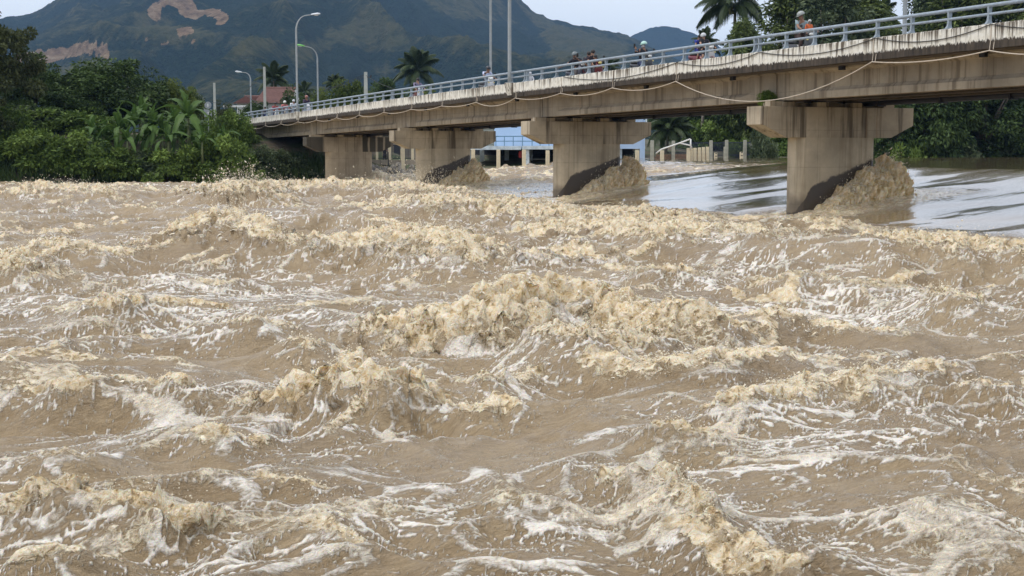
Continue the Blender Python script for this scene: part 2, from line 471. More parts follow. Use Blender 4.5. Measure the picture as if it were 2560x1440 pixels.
# ------------------------------------------------------------------ concrete and metal materials
def concrete(name, base, wet=None, streak=0.5, dark=0.35):
    t = NT(name); c = t.coord('Object')
    big = t.noise(c, 0.55, 5, 0.6); mid = t.noise(c, 3.0, 5, 0.65); fine = t.noise(c, 30, 4, 0.6)
    st = t.noise(t.mapping(c, (2.6, 2.6, 0.16)), 1.0, 5, 0.6)
    st2 = t.noise(t.mapping(c, (9, 9, 0.35)), 1.0, 3, 0.6)
    lo = tuple(x * 0.66 for x in base); hi = tuple(min(1, x * 1.25) for x in base)
    col = t.ramp(big, (0.32, lo), (0.55, base), (0.75, hi))
    col = t.mix(t.mr(mid, 0.35, 0.7, 0.0, 0.35), col, tuple(x * 0.6 for x in base))
    sm = t.mr(t.math('ADD', st, t.math('MULTIPLY', st2, 0.35)), 0.66, 0.86, 0, streak, True)
    col = t.mix(sm, col, (base[0] * dark, base[1] * dark * 0.92, base[2] * dark * 0.82))
    sp0 = t.sep(c)                                     # shuttering joints left in the cast faces
    jx = t.mr(t.math('ABSOLUTE', t.math('SUBTRACT', t.math('FRACT', t.math('MULTIPLY', t.math('ADD', sp0['X'], 0.31), 0.83)), 0.5)), 0.004, 0.012, 1, 0)
    jz = t.mr(t.math('ABSOLUTE', t.math('SUBTRACT', t.math('FRACT', t.math('MULTIPLY', t.math('ADD', sp0['Z'], 0.17), 0.78)), 0.5)), 0.004, 0.012, 1, 0)
    joint = t.math('MULTIPLY', t.math('MAXIMUM', jx, jz), t.mr(mid, 0.35, 0.65, 0.15, 0.6))
    col = t.mix(joint, col, tuple(x * 0.35 for x in base))
    rust = t.mr(t.noise(t.mapping(c, (3.4, 3.4, 0.10), (7, 3, 0)), 1.0, 4, 0.7), 0.62, 0.74, 0, 0.55, True)
    col = t.mix(rust, col, (base[0] * 0.62, base[1] * 0.42, base[2] * 0.26))
    pale = t.mr(t.noise(t.mapping(c, (4.5, 4.5, 0.2), (1, 9, 4)), 1.0, 4, 0.7), 0.64, 0.76, 0, 0.45, True)
    col = t.mix(pale, col, tuple(min(1, x * 1.5) for x in base))
    rough = 0.88
    if wet is not None:
        p = t.sep(c)
        # the wet mark left by the surge: high at the upstream nose, falling steeply near the tail
        a = t.math('ADD', t.math('MULTIPLY', p['X'], 0.35), 1.5 + wet)
        b = t.math('MULTIPLY', t.math('ADD', p['X'], 1.86), 1.5)
        wl_ = t.math('SMOOTH_MIN', a, t.math('ADD', b, wet), 0.25)
        h = t.math('ADD', p['Z'], t.math('MULTIPLY', t.math('SUBTRACT', mid, 0.5), 0.35))
        wm = t.mr(t.math('SUBTRACT', wl_, h), -0.05, 0.06, 0, 1, True)
        foot = t.mr(t.math('ADD', p['Z'], t.math('MULTIPLY', t.math('SUBTRACT', big, 0.5), 1.6)), 0.35 + wet * 0.3, 0.85 + wet * 0.3, 0.75, 0)
        wm = t.math('MAXIMUM', wm, foot)
        col = t.mix(wm, col, (base[0] * 0.11, base[1] * 0.10, base[2] * 0.10))
        rough = t.mr(wm, 0, 1, 0.88, 0.42)
    return t.base(col, rough, t.bump(t.math('ADD', t.math('MULTIPLY', mid, 0.6), t.math('MULTIPLY', fine, 0.4)), 0.35, 0.03))

M_PIER = concrete('pier_concrete', (0.56, 0.475, 0.345), wet=0.0, streak=0.45)
M_PIER_FAR = concrete('far_pier_concrete', (0.46, 0.375, 0.265), wet=-1.7, streak=0.55)
M_CAP = concrete('cap_concrete', (0.50, 0.42, 0.305), streak=0.92, dark=0.2)
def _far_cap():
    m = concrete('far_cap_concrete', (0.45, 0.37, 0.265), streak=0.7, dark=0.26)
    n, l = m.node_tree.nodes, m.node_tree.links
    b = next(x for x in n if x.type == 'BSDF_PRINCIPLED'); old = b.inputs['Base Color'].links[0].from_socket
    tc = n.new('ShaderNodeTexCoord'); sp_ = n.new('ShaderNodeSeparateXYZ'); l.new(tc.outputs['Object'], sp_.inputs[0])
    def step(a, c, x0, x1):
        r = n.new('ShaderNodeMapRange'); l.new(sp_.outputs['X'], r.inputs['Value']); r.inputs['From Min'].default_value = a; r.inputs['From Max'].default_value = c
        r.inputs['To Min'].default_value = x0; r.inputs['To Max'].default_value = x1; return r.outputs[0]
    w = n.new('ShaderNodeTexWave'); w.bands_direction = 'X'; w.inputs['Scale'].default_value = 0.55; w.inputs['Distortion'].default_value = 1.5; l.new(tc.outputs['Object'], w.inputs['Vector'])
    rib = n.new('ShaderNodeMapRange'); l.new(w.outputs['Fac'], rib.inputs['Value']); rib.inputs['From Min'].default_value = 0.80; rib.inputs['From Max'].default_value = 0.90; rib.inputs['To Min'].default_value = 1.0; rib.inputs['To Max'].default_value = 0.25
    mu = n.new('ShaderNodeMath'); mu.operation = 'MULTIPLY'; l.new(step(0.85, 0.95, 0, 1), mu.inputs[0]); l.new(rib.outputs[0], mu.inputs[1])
    mx_ = n.new('ShaderNodeMath'); mx_.operation = 'MAXIMUM'; l.new(mu.outputs[0], mx_.inputs[0]); l.new(step(-2.1, -1.9, 1, 0), mx_.inputs[1])  # downstream end and ribs: dark moss stain with shade painted into the colour
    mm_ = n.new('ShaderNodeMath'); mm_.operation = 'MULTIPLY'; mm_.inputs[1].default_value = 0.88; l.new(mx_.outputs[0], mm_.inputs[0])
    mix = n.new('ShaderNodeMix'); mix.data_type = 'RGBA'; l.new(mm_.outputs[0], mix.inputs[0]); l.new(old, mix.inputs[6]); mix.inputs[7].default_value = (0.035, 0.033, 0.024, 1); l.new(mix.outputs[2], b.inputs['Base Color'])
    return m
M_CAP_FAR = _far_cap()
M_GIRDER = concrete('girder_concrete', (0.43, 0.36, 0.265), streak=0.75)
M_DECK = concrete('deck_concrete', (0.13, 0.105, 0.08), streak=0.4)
M_SHADED = concrete('shaded_inner_concrete', (0.11, 0.088, 0.066), streak=0.5)  # under-deck shade put into the colour of inner girders and cross beams
M_ROAD = paint('road_asphalt', (0.06, 0.06, 0.06), 0.9, 0.3, 8)

t = NT('whitewashed_parapet'); c = t.coord('Object'); h = t.attr('hrel')
st = t.noise(t.mapping(c, (6, 6.5, 0.22)), 1.0, 4, 0.65); st2 = t.noise(t.mapping(c, (22, 24, 0.5)), 1.0, 3, 0.6)
mid = t.noise(c, 5, 5, 0.65); fine = t.noise(c, 26, 4, 0.7)
big = t.noise(c, 0.35, 3, 0.5)
lime = t.ramp(mid, (0.3, (0.56, 0.52, 0.43)), (0.5, (0.78, 0.75, 0.66)), (0.75, (0.88, 0.86, 0.80)))
s = t.math('ADD', t.math('MULTIPLY', st, 0.62), t.math('MULTIPLY', st2, 0.42))
s = t.math('ADD', s, t.math('MULTIPLY', t.math('SUBTRACT', h, 0.5), 0.14))
s = t.math('ADD', s, t.math('MULTIPLY', t.math('SUBTRACT', big, 0.5), 0.25))
sm = t.mr(s, 0.535, 0.65, 0, 0.95, True)
grime = t.ramp(fine, (0.3, (0.035, 0.026, 0.018)), (0.7, (0.15, 0.11, 0.07)))
col = t.mix(sm, lime, grime)
edge = t.math('ADD', h, t.math('ADD', t.math('MULTIPLY', t.math('SUBTRACT', fine, 0.5), 0.16), t.math('MULTIPLY', t.math('SUBTRACT', st2, 0.5), 0.5)))
bare = t.mr(edge, 0.33, 0.37, 1, 0, True)
raw = t.ramp(t.noise(t.mapping(c, (10, 10, 1.2)), 1, 4), (0.35, (0.028, 0.022, 0.017)), (0.7, (0.085, 0.066, 0.048)))
col = t.mix(bare, col, raw)
top = t.mr(h, 0.93, 1.0, 0, 0.6)
col = t.mix(t.math('MULTIPLY', top, t.mr(mid, 0.4, 0.6)), col, (0.06, 0.05, 0.035))
M_PARAPET = t.base(col, 0.9, t.bump(t.math('ADD', mid, fine), 0.4, 0.02))

M_RAIL = paint('grey_blue_rail_paint', (0.30, 0.36, 0.42), 0.42, 0.22, 7, bump=0.05)
M_POSTP = paint('grey_blue_post_paint', (0.30, 0.355, 0.40), 0.5, 0.25, 9)
M_NAVY = paint('dark_steel', (0.02, 0.022, 0.035), 0.5, 0.3, 5)
M_GALV = paint('galvanised_steel', (0.45, 0.49, 0.50), 0.45, 0.15, 3, metal=0.2)
M_BLACK = paint('black_rubber', (0.015, 0.015, 0.016), 0.6, 0.2, 9)

# ------------------------------------------------------------------ the bridge
_zc = np.polyfit([-30, -11.3, 0, 14.8, 33.3, 70.3, 90], [5.74, 5.72, 5.66, 5.56, 5.33, 4.95, 4.74], 3)
def ftop(s): return float(np.polyval(_zc, s))
def deck_z(s): return ftop(s) - 0.46
SPAN = 18.6
bridge = thing('road_bridge', 'long concrete girder bridge with white stained parapet crossing the flooded river', 'bridge', BO, BA)
JOINTS = [-SPAN * 2, -SPAN, 0.0, SPAN, SPAN * 2, SPAN * 3, SPAN * 4]
HWID = 3.35
def strip(mb, q0, q1, s0, s1, zb, zt, n=10):
    secs = []
    for i in range(n + 1):
        s = s0 + (s1 - s0) * i / n
        secs.append([(q0, s, zb(s)), (q1, s, zb(s)), (q1, s, zt(s)), (q0, s, zt(s))])
    return mb.sweep(secs)
for a, b in zip(JOINTS[:-1], JOINTS[1:]):
    a2, b2 = a + 0.025, b - 0.025
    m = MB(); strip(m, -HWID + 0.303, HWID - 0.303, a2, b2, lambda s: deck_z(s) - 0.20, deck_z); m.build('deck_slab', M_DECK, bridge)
    m = MB(); strip(m, -2.9, 2.9, a2, b2, lambda s: deck_z(s) + 0.003, lambda s: deck_z(s) + 0.03); m.build('road_surface', M_ROAD, bridge)
    for sd_ in (-1, 1):
        V = []; n = 60
        secs = []
        for i in range(n + 1):
            s = a2 + (b2 - a2) * i / n; z = ftop(s)
            qo, qi = sd_ * HWID, sd_ * (HWID - 0.3)
            ch = 0.03
            # outer face, slightly rounded top arris, drip groove at the bottom
            zs = [(qo, z - 0.66), (qo, z - 0.50), (qo, z - 0.33), (qo, z - 0.16), (qo, z - ch), (qo - sd_ * ch, z), (qi, z), (qi, z - 0.56), (qo - sd_ * 0.14, z - 0.60), (qo - sd_ * 0.10, z - 0.66)]
            secs.append([(q, s, zz + 0.004 * random.uniform(-1, 1) * (k < 6)) for k, (q, zz) in enumerate(zs)])
        m = MB(); m.sweep(secs)
        o = m.build('parapet', M_PARAPET, bridge)
        at_ = o.data.attributes.new('hrel', 'FLOAT', 'POINT')
        at_.data.foreach_set('value', [(v.co.z - (ftop(v.co.y) - 0.66)) / 0.66 for v in o.data.vertices])
    zg = lambda s, a=a, b=b: (deck_z(a) + (deck_z(b) - deck_z(a)) * (s - a) / (b - a)) - 0.14
    for q in (-2.15, -0.72, 0.72, 2.15):
        prof = [(-0.26, 0), (-0.26, -0.10), (-0.09, -0.20), (-0.09, -0.68), (-0.20, -0.80), (-0.20, -1.02), (0.20, -1.02), (0.20, -0.80), (0.09, -0.68), (0.09, -0.20), (0.26, -0.10), (0.26, 0)]
        end = [(-0.26, 0), (-0.26, -0.10), (-0.20, -0.12), (-0.20, -0.68), (-0.20, -0.80), (-0.20, -1.02), (0.20, -1.02), (0.20, -0.80), (0.20, -0.68), (0.20, -0.12), (0.26, -0.10), (0.26, 0)]
        secs = []
        for s, pr in ((a + 0.04, end), (a + 1.5, end), (a + 2.1, prof), (b - 2.1, prof), (b - 1.5, end), (b - 0.04, end)):
            secs.append([(q + x, s, zg(s) + z) for x, z in pr])
        m = MB(); m.sweep(secs); m.build('girder', M_GIRDER if q < -2 else M_SHADED, bridge)
    for k in range(5):
        s = a + 0.35 + (SPAN - 0.7) * k / 4
        for q0 in (-1.9, -0.47, 0.96):
            m = MB(); m.box(q0, q0 + 0.95, s - 0.09, s + 0.09, zg(s) - 0.86, zg(s) - 0.003); m.build('cross_beam', M_SHADED, bridge)
    for k in range(3):                               # short drain spouts under the slab edge
        s = a + 2.4 + 6.2 * k
        m = MB(); m.box(-2.62, -2.50, s - 0.11, s + 0.11, deck_z(s) - 0.34, deck_z(s) - 0.205); m.build('drain_spout', M_BLACK, bridge)

# service pipe carried on brackets along the upstream side
pp = MB(); pp.tube([(1.44, s, deck_z(s) - 1.18) for s in np.linspace(-36, 73.5, 60)], 0.13, 10); pp.build('service_pipe', M_NAVY, bridge, True)
for s in np.arange(-35, 74, 3.1):
    m = MB(); m.box(1.27, 1.61, s - 0.04, s + 0.04, deck_z(s) - 1.34, deck_z(s) - 1.30); m.box(1.27, 1.30, s - 0.04, s + 0.04, deck_z(s) - 1.30, deck_z(s) - 0.205); m.box(1.58, 1.61, s - 0.04, s + 0.04, deck_z(s) - 1.30, deck_z(s) - 0.205)
    m.build('pipe_bracket', M_NAVY, bridge)

def make_pier(s, mat, capmat):
    ztop = deck_z(s) - 0.14 - 1.02 - 0.20
    L, W = 1.78, 0.46
    ring = []
    for k in range(20):                               # shaft with rounded ends
        a_ = 2 * math.pi * k / 20
        cx = L - W if math.cos(a_) > 0 else -(L - W)
        ring.append((cx + W * math.cos(a_) * 0.9, W * math.sin(a_)))
    m = MB(); secs = []
    for z in (-2.6, -0.5, 0.6, 1.6, ztop - 1.06):
        secs.append([(x, s + y, z) for x, y in ring])
    m.sweep(secs)
    p = m.build('pier', mat, bridge)
    H = 3.25; e = 0.48
    prof = [(-H, ztop), (-H, ztop - 0.62), (-H + 0.98, ztop - 1.06), (H - 0.98, ztop - 1.06), (H, ztop - 0.62), (H, ztop)]
    m = MB(); secs = []
    for dy, k in ((-e, 0.02), (-e + 0.02, 0), (e - 0.02, 0), (e, 0.02)):
        secs.append([(x * (1 - k * 0.2), s + dy, z - (k if z == ztop else 0) * 0.6) for x, z in prof])
    m.sweep(secs); m.build('pier_cap', capmat, p)
    for q in (-2.15, -0.72, 0.72, 2.15):
        for dy in (-0.28, 0.28):
            m = MB(); m.box(q - 0.24, q + 0.24, s + dy - 0.17, s + dy + 0.17, ztop - 0.003, ztop + 0.155); m.build('bearing_plinth', M_CAP, p)
            m = MB(); m.box(q - 0.17, q + 0.17, s + dy - 0.12, s + dy + 0.12, ztop + 0.155, ztop + 0.203); m.build('bearing_pad', M_BLACK, p)
    m = MB(); m.box(-2.9, -2.35, s - 0.40, s - 0.10, ztop - 0.003, ztop + 0.17); m.box(-2.9, 2.6, s - 0.05, s + 0.05, ztop - 0.003, ztop + 0.13); m.build('stop_block', M_CAP, p)
    return p, ztop
CAPTOP = {}
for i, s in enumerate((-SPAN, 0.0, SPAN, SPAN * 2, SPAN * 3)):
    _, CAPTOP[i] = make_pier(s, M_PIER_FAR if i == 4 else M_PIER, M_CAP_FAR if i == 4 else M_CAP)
# abutment on the far bank
zt = deck_z(SPAN * 4) - 0.3
m = MB(); m.box(-3.3, 3.3, SPAN * 4 - 0.4, SPAN * 4 + 1.2, 0.5, zt - 1.22); m.box(-3.3, 3.3, SPAN * 4 + 0.3, SPAN * 4 + 1.2, zt - 1.22, zt + 0.02)
m.box(-3.62, -3.3, SPAN * 4 - 1.0, SPAN * 4 + 5, 0.5, zt - 0.35); m.box(3.3, 3.62, SPAN * 4 - 1.0, SPAN * 4 + 5, 0.5, zt - 0.35)
m.build('abutment', M_CAP, bridge)
# railing: flared posts and two pipes on each parapet
pm = MB()
secs = []
for z, x0, x1, w in ((0.0, -0.11, 0.09, 0.045), (0.02, -0.11, 0.09, 0.045), (0.10, -0.055, 0.07, 0.032), (0.25, -0.035, 0.065, 0.030), (0.42, -0.045, 0.075, 0.034), (0.50, -0.05, 0.08, 0.036), (0.53, -0.035, 0.06, 0.03)):
    secs.append([(x0, -w, z), (x1, -w, z), (x1, w, z), (x0, w, z)])
pm.sweep(secs)
pm.box(-0.13, 0.12, -0.10, 0.10, -0.002, 0.016)
_p0 = pm.build('railing_post', M_POSTP, bridge)
post_me = _p0.data
first = True
POST_S = []
for a in JOINTS[:-1]:
    for k in range(13):
        s = a + 0.13 + (SPAN - 0.26) * k / 12
        POST_S.append(s)
        for sd_ in (-1, 1):
            if first: o = _p0; first = False
            else: o = link('railing_post', post_me, bridge)
            o.location = (sd_ * (HWID - 0.16), s, ftop(s)); o.rotation_euler = (0, 0, 0 if sd_ < 0 else math.pi)
    for sd_ in (-1, 1):
        for nm, dz, r in (('top_rail', 0.505, 0.056), ('lower_rail', 0.27, 0.042)):
            m = MB(); m.tube([(sd_ * (HWID - 0.16) + sd_ * -0.0, s, ftop(s) + dz) for s in np.linspace(a + 0.04, a + SPAN - 0.04, 14)], r, 10)
            m.build(nm, M_RAIL, bridge, True)

def on_bridge(u, q):
    k = (u - 1280) / FPX
    a, b = BO.x + q * PX, BO.y + q * PY
    return (a - k * b) / (PY + k * PX)

# ------------------------------------------------------------------ pale hose and black cable slung along the parapet
M_HOSE = paint('pale_hose', (0.58, 0.50, 0.40), 0.6, 0.15, 8)
M_CABLE = paint('black_cable', (0.02, 0.02, 0.02), 0.6, 0.1, 8)
hose = thing('hose', 'long pale hose hung in loops below the bridge parapet', 'hose', bridge_to_world(0, 0), BA)
hs = [-20.6, -15.9, -11.1, -6.3, 4.95, 9.9, 14.6, 19.4, 24.1, 28.8, 33.5, 38.2, 42.9, 47.6, 52.3, 57.0, 61.7, 66.4, 71.0]
m = MB(); path = []
for a, b in zip(hs[:-1], hs[1:]):
    sag = 0.95 if b - a > 8 else (0.20 if a < 20 else 0.14) * random.uniform(0.4, 1.45)
    za, zb_ = ftop(a) - 0.72, ftop(b) - 0.72
    for k in range(16):
        f = k / 16; path.append((-HWID - 0.05, a + (b - a) * f, za + (zb_ - za) * f - sag * 4 * f * (1 - f)))
path.append((-HWID - 0.05, hs[-1], ftop(hs[-1]) - 0.72))
m.tube(path, 0.017, 6); m.build('hose_line', M_HOSE, hose, True)
for s in hs[1:-1]:
    for d in (-0.14, 0.0):
        m = MB(); m.tube([(-HWID - 0.045, s + d, ftop(s) - 0.72 + (0.02 if d else 0)), (-HWID - 0.018, s + d, ftop(s) - 0.5), (-HWID - 0.014, s + d, ftop(s) - 0.05 if d == 0 else ftop(s) - 0.5)], 0.012, 5)
        m.build('tie', M_HOSE, hose)
cable = thing('cable', 'thin black cable drooping across the face of the white parapet', 'cable', bridge_to_world(0, 0), BA)
cs = [-20.5, -15.8, -11.1, -6.4, -0.4, 4.9, 14.4]
m = MB(); path = []
for a, b in zip(cs[:-1], cs[1:]):
    sag = 0.27 if b - a < 8 else 0.34
    for k in range(14):
        f = k / 14; path.append((-HWID - 0.022, a + (b - a) * f, ftop(a + (b - a) * f) - 0.02 - sag * 4 * f * (1 - f)))
path.append((-HWID - 0.022, cs[-1], ftop(cs[-1]) - 0.02))
m.tube(path, 0.013, 5); m.build('cable_line', M_CABLE, cable, True)

# ------------------------------------------------------------------ lamp posts
M_LAMP = paint('lamp_pole_steel', (0.34, 0.37, 0.38), 0.5, 0.18, 3)
M_HEADW = paint('pale_lamp_head', (0.72, 0.76, 0.80), 0.35, 0.05, 3)
M_HEADG = paint('green_lamp_head', (0.20, 0.62, 0.13), 0.4, 0.08, 3)
M_LENS = paint('lamp_lens', (0.75, 0.78, 0.80), 0.15, 0.05, 3)
def lamp_post(label, loc, rotz, height, arm, rise, headmat, r=0.085, footed=False):
    th = thing('lamp_post', label, 'lamp post', loc, rotz, 'lamp posts along the bridge road')
    path = [(0, 0, 0), (0, 0, 0.4), (0, 0, height * 0.5), (0, 0, height - 0.6)]
    for k in range(1, 8):
        a_ = math.pi / 2 * k / 8
        path.append((arm * 0.7 * (1 - math.cos(a_)), 0, height - 0.6 + (0.6 + rise * 0.55) * math.sin(a_)))
    path.append((arm, 0, height + rise * 0.62))
    n = len(path)
    m = MB(); m.tube(path, [r * 1.0 - (r * 0.55) * min(1, i / (n - 1) * 1.3) for i in range(n)], 10); m.build('pole', M_LAMP, th, True)
    if footed:
        m = MB(); m.box(-0.16, 0.16, -0.16, 0.16, -0.001, 0.025); m.build('base_plate', M_LAMP, th)
    m = MB(); secs = []
    for x, w, h in ((0, 0.05, 0.05), (0.06, 0.09, 0.07), (0.25, 0.13, 0.10), (0.5, 0.14, 0.11), (0.66, 0.10, 0.07), (0.70, 0.04, 0.03)):
        zc_ = height + rise * 0.62 + x * 0.12
        secs.append([(arm - 0.05 + x, w * math.cos(q), zc_ + h * math.sin(q) * (1.0 if math.sin(q) > 0 else 0.45)) for q in [2 * math.pi * k / 12 for k in range(12)]])
    m.sweep(secs); hd = m.build('lamp_head', headmat, th, True)
    m = MB(); m.ball((arm + 0.33, 0, height + rise * 0.62 + 0.02), 0.2, 10, 6, (1.0, 0.55, 0.42)); m.build('lens', M_LENS, hd, True)
    return th
def bw(q, s, dz=0.0): return bridge_to_world(q, s, ftop(s) + dz)
ENDR = math.radians(24)
def bracket(s):
    m = MB(); z = ftop(s)
    m.sweep([[(-HWID - 0.22, s + d, z + 0.012), (-HWID + 0.02, s + d, z + 0.012), (-HWID + 0.02, s + d, z - 0.56), (-HWID - 0.05, s + d, z - 0.56)] for d in (-0.28, 0.28)])
    o = m.build('lamp_bracket', M_PARAPET, bridge)
    a_ = o.data.attributes.new('hrel', 'FLOAT', 'POINT'); a_.data.foreach_set('value', [0.9] * len(o.data.vertices))
for s in (20.0, 57.0): bracket(s)
lamp_post('tall lamp post on the near parapet whose top leaves the frame', bw(-HWID - 0.06, 20.0, 0.012), ENDR, 7.6, 1.3, 0.9, M_HEADW, 0.095, True)
lamp_post('lamp post with pale head on the near parapet, left part of the bridge', bw(-HWID - 0.06, 57.0, 0.012), ENDR, 6.35, 1.15, 0.9, M_HEADW, 0.085, True)
lamp_post('lamp post with bright green lamp head above the far railing', bw(HWID - 0.03, 74.6, -0.55), ENDR + math.pi, 6.3, 1.15, 0.75, M_HEADG)
lamp_post('thin lamp post behind the far railing, close to the rider in pale blue', bw(HWID + 0.12, 38.0, -0.5), ENDR + math.pi, 8.6, 1.15, 0.9, M_HEADW)
lamp_post('lamp post behind the far railing between two leafy trees at right', bw(HWID + 0.12, 0.4, -0.5), ENDR + math.pi, 8.6, 1.15, 0.9, M_HEADW, 0.09)
for u, vb, vt, Y, lb in ((628, 292, 184, 140, 'small lamp post before the red tiled house, pale head to the left'), (511, 300, 240, 161, 'lamp post sunk in the leaves left of the round sign, pale head')):
    p0 = at(u, vb, Y); p1 = at(u, vt, Y)
    lamp_post(lb, p0, math.pi, p1.z - p0.z, 0.9 * Y / 140, 0.2, M_HEADW, 0.085)

# weeds growing on the near pier cap are added with the plants
# ------------------------------------------------------------------ plants
def leaf_mat(name, dark, light, trans=0.22, rough=0.55):
    t = NT(name)
    tint = t.attr('tint'); r = t.rand()
    f = t.math('ADD', t.math('MULTIPLY', tint, 0.8), t.math('MULTIPLY', r, 0.2))
    col = t.ramp(f, (0.0, dark), (0.72, light), (1.0, tuple(x * 1.35 for x in light)))
    t.base(col, rough, spec=0.18)
    tr = t.n.new('ShaderNodeBsdfTranslucent'); t.l.new(col, tr.inputs[0])
    mx = t.n.new('ShaderNodeMixShader'); mx.inputs[0].default_value = trans
    t.l.new(t.b.outputs[0], mx.inputs[1]); t.l.new(tr.outputs[0], mx.inputs[2]); t.l.new(mx.outputs[0], t.out.inputs['Surface'])
    return t.m
M_DARKLEAF = leaf_mat('dark_glossy_leaves', (0.015, 0.034, 0.010), (0.083, 0.130, 0.036), 0.12)
M_BUSHLEAF = leaf_mat('bush_leaves', (0.027, 0.060, 0.012), (0.192, 0.276, 0.060), 0.2)
M_OLIVELEAF = leaf_mat('olive_leaves', (0.020, 0.030, 0.011), (0.092, 0.108, 0.040), 0.18)
M_BAMBOOLEAF = leaf_mat('feathery_leaves', (0.027, 0.053, 0.014), (0.182, 0.230, 0.068), 0.2)
M_GREYLEAF = leaf_mat('grey_green_leaves', (0.025, 0.046, 0.022), (0.157, 0.199, 0.103), 0.2)
M_YELLEAF = leaf_mat('yellow_green_leaves', (0.030, 0.056, 0.010), (0.15, 0.19, 0.045), 0.25)
M_PALM = leaf_mat('palm_leaflets', (0.014, 0.028, 0.011), (0.060, 0.085, 0.034), 0.2, 0.45)
M_BANANA = leaf_mat('banana_blade', (0.026, 0.066, 0.014), (0.100, 0.172, 0.040), 0.3, 0.45)
M_GRASS = leaf_mat('bank_grass', (0.018, 0.038, 0.010), (0.060, 0.095, 0.030), 0.15)
M_BARK = paint('bark', (0.13, 0.105, 0.08), 0.9, 0.4, 3, bump=0.6)
M_PALMBARK = paint('palm_bark', (0.22, 0.19, 0.155), 0.9, 0.35, 4, bump=0.5)

def unit(v): return v / (np.linalg.norm(v, axis=-1, keepdims=True) + 1e-9)

def leaves(rng, P, D, L, W, fold=0.18):
    """diamond leaves, one folded quad each: positions P, axes D, length L, width W"""
    n = len(P)
    up = unit(rng.normal(size=(n, 3)) + np.array([0, 0, 0.9]))
    S = unit(np.cross(D, up)); N = np.cross(S, D)
    L = L[:, None]; W = W[:, None]
    mid = P + D * L * 0.45
    V = np.stack([P, mid + S * W * 0.5 + N * W * fold, P + D * L, mid - S * W * 0.5 + N * W * fold], 1)
    Q = np.arange(4 * n, dtype=np.int32).reshape(n, 4)
    return V.reshape(-1, 3), Q

def crown_mesh(name, seed, mat, clumps, per, L, W, droop=0.3, shell=0.45, spread=0.7):
    """clumps: array (m, 6) of centres and radii; leaves fill each clump's outer shell"""
    rng = np.random.default_rng(seed)
    Ps, Ds, Ts = [], [], []
    cc = clumps[:, :3].mean(0)
    for c in clumps:
        k = max(6, int(per * rng.uniform(0.6, 1.3)))
        d = unit(rng.normal(size=(k, 3)))
        r = rng.uniform(shell, 1.0, size=(k, 1)) ** 0.7
        P = c[:3] + d * r * c[3:6]
        out = unit(d * 0.8 + unit(P - cc) * 0.5 + rng.normal(size=(k, 3)) * spread)
        out[:, 2] -= droop
        Ps.append(P); Ds.append(unit(out))
        Ts.append(np.clip(rng.normal(0.42 + 0.16 * rng.normal(), 0.2, size=k), 0, 1))
    P = np.concatenate(Ps); D = np.concatenate(Ds); T = np.concatenate(Ts)
    n = len(P)
    V, Q = leaves(rng, P, D, L * rng.uniform(0.6, 1.35, n), W * rng.uniform(0.6, 1.35, n))
    return np_mesh(name, V, Q, mat, False, {'tint': np.repeat(T, 4)})

def dome_clumps(seed, R, H, z0, m, rc, hollow=0.62, flat=0.75, squash=1.0):
    rng = np.random.default_rng(seed)
    d = unit(rng.normal(size=(m, 3))); d[:, 2] = np.abs(d[:, 2]) * 1.25 - 0.3
    d = unit(d)
    r = rng.uniform(hollow, 1.05, size=(m, 1))
    lump = 1 + 0.22 * np.sin(3 * np.arctan2(d[:, 1], d[:, 0]) + seed)[:, None] + 0.12 * rng.normal(size=(m, 1))
    c = d * r * lump * np.array([R, R * squash, H])
    c[:, 2] += z0
    rad = rng.uniform(0.7, 1.3, size=(m, 1)) * rc * np.array([1, 1, flat])
    return np.concatenate([c, rad], 1)

def limbs(seed, height, spread, r0, zfork, n=5):
    rng = random.Random(seed); m = MB()
    m.tube([(0, 0, -0.6), (0.05, 0.02, zfork * 0.5), (0.08, -0.05, zfork), (0.15, 0, height * 0.8)], [r0 * 1.15, r0 * 0.9, r0 * 0.75, r0 * 0.2], 8)
    for k in range(n):
        a = 2 * math.pi * k / n + rng.uniform(-0.4, 0.4); e = spread * rng.uniform(0.5, 0.85)
        z1 = zfork * rng.uniform(0.7, 1.0)
        m.tube([(0.05, 0, z1), (e * 0.45 * math.cos(a), e * 0.45 * math.sin(a), z1 + (height - z1) * 0.4), (e * math.cos(a), e * math.sin(a), z1 + (height - z1) * rng.uniform(0.55, 0.9))], [r0 * 0.5, r0 * 0.33, r0 * 0.1], 6)
    return m

TREE = {}
def tree_kind(key, crown, limb_mb, name='trunk'):
    tm = limb_mb.build('trunk', M_BARK, None, True); me = tm.data; bpy.data.objects.remove(tm)
    TREE[key] = (crown, me)
# round dense (mango-like), irregular, olive layered, tall feathery (bamboo-like) and loose bushes
tree_kind('dense', crown_mesh('crown', 1, M_DARKLEAF, dome_clumps(1, 4.2, 3.9, 4.0, 95, 0.95), 190, 0.40, 0.18, 0.35), limbs(1, 7, 3.8, 0.28, 2.4))
tree_kind('dense_b', crown_mesh('crown', 2, M_DARKLEAF, dome_clumps(2, 3.4, 4.6, 4.2, 85, 0.9), 190, 0.40, 0.18, 0.35), limbs(2, 7, 3.2, 0.26, 2.4))
tree_kind('olive', crown_mesh('crown', 3, M_OLIVELEAF, dome_clumps(3, 3.8, 4.2, 4.6, 75, 0.85, 0.45, 0.5), 150, 0.34, 0.18, 0.2), limbs(3, 8, 3.6, 0.24, 3))
tree_kind('yellow', crown_mesh('crown', 4, M_YELLEAF, dome_clumps(4, 3.2, 3.0, 3.2, 70, 0.85), 150, 0.38, 0.18, 0.3), limbs(4, 5.5, 2.8, 0.2, 2))
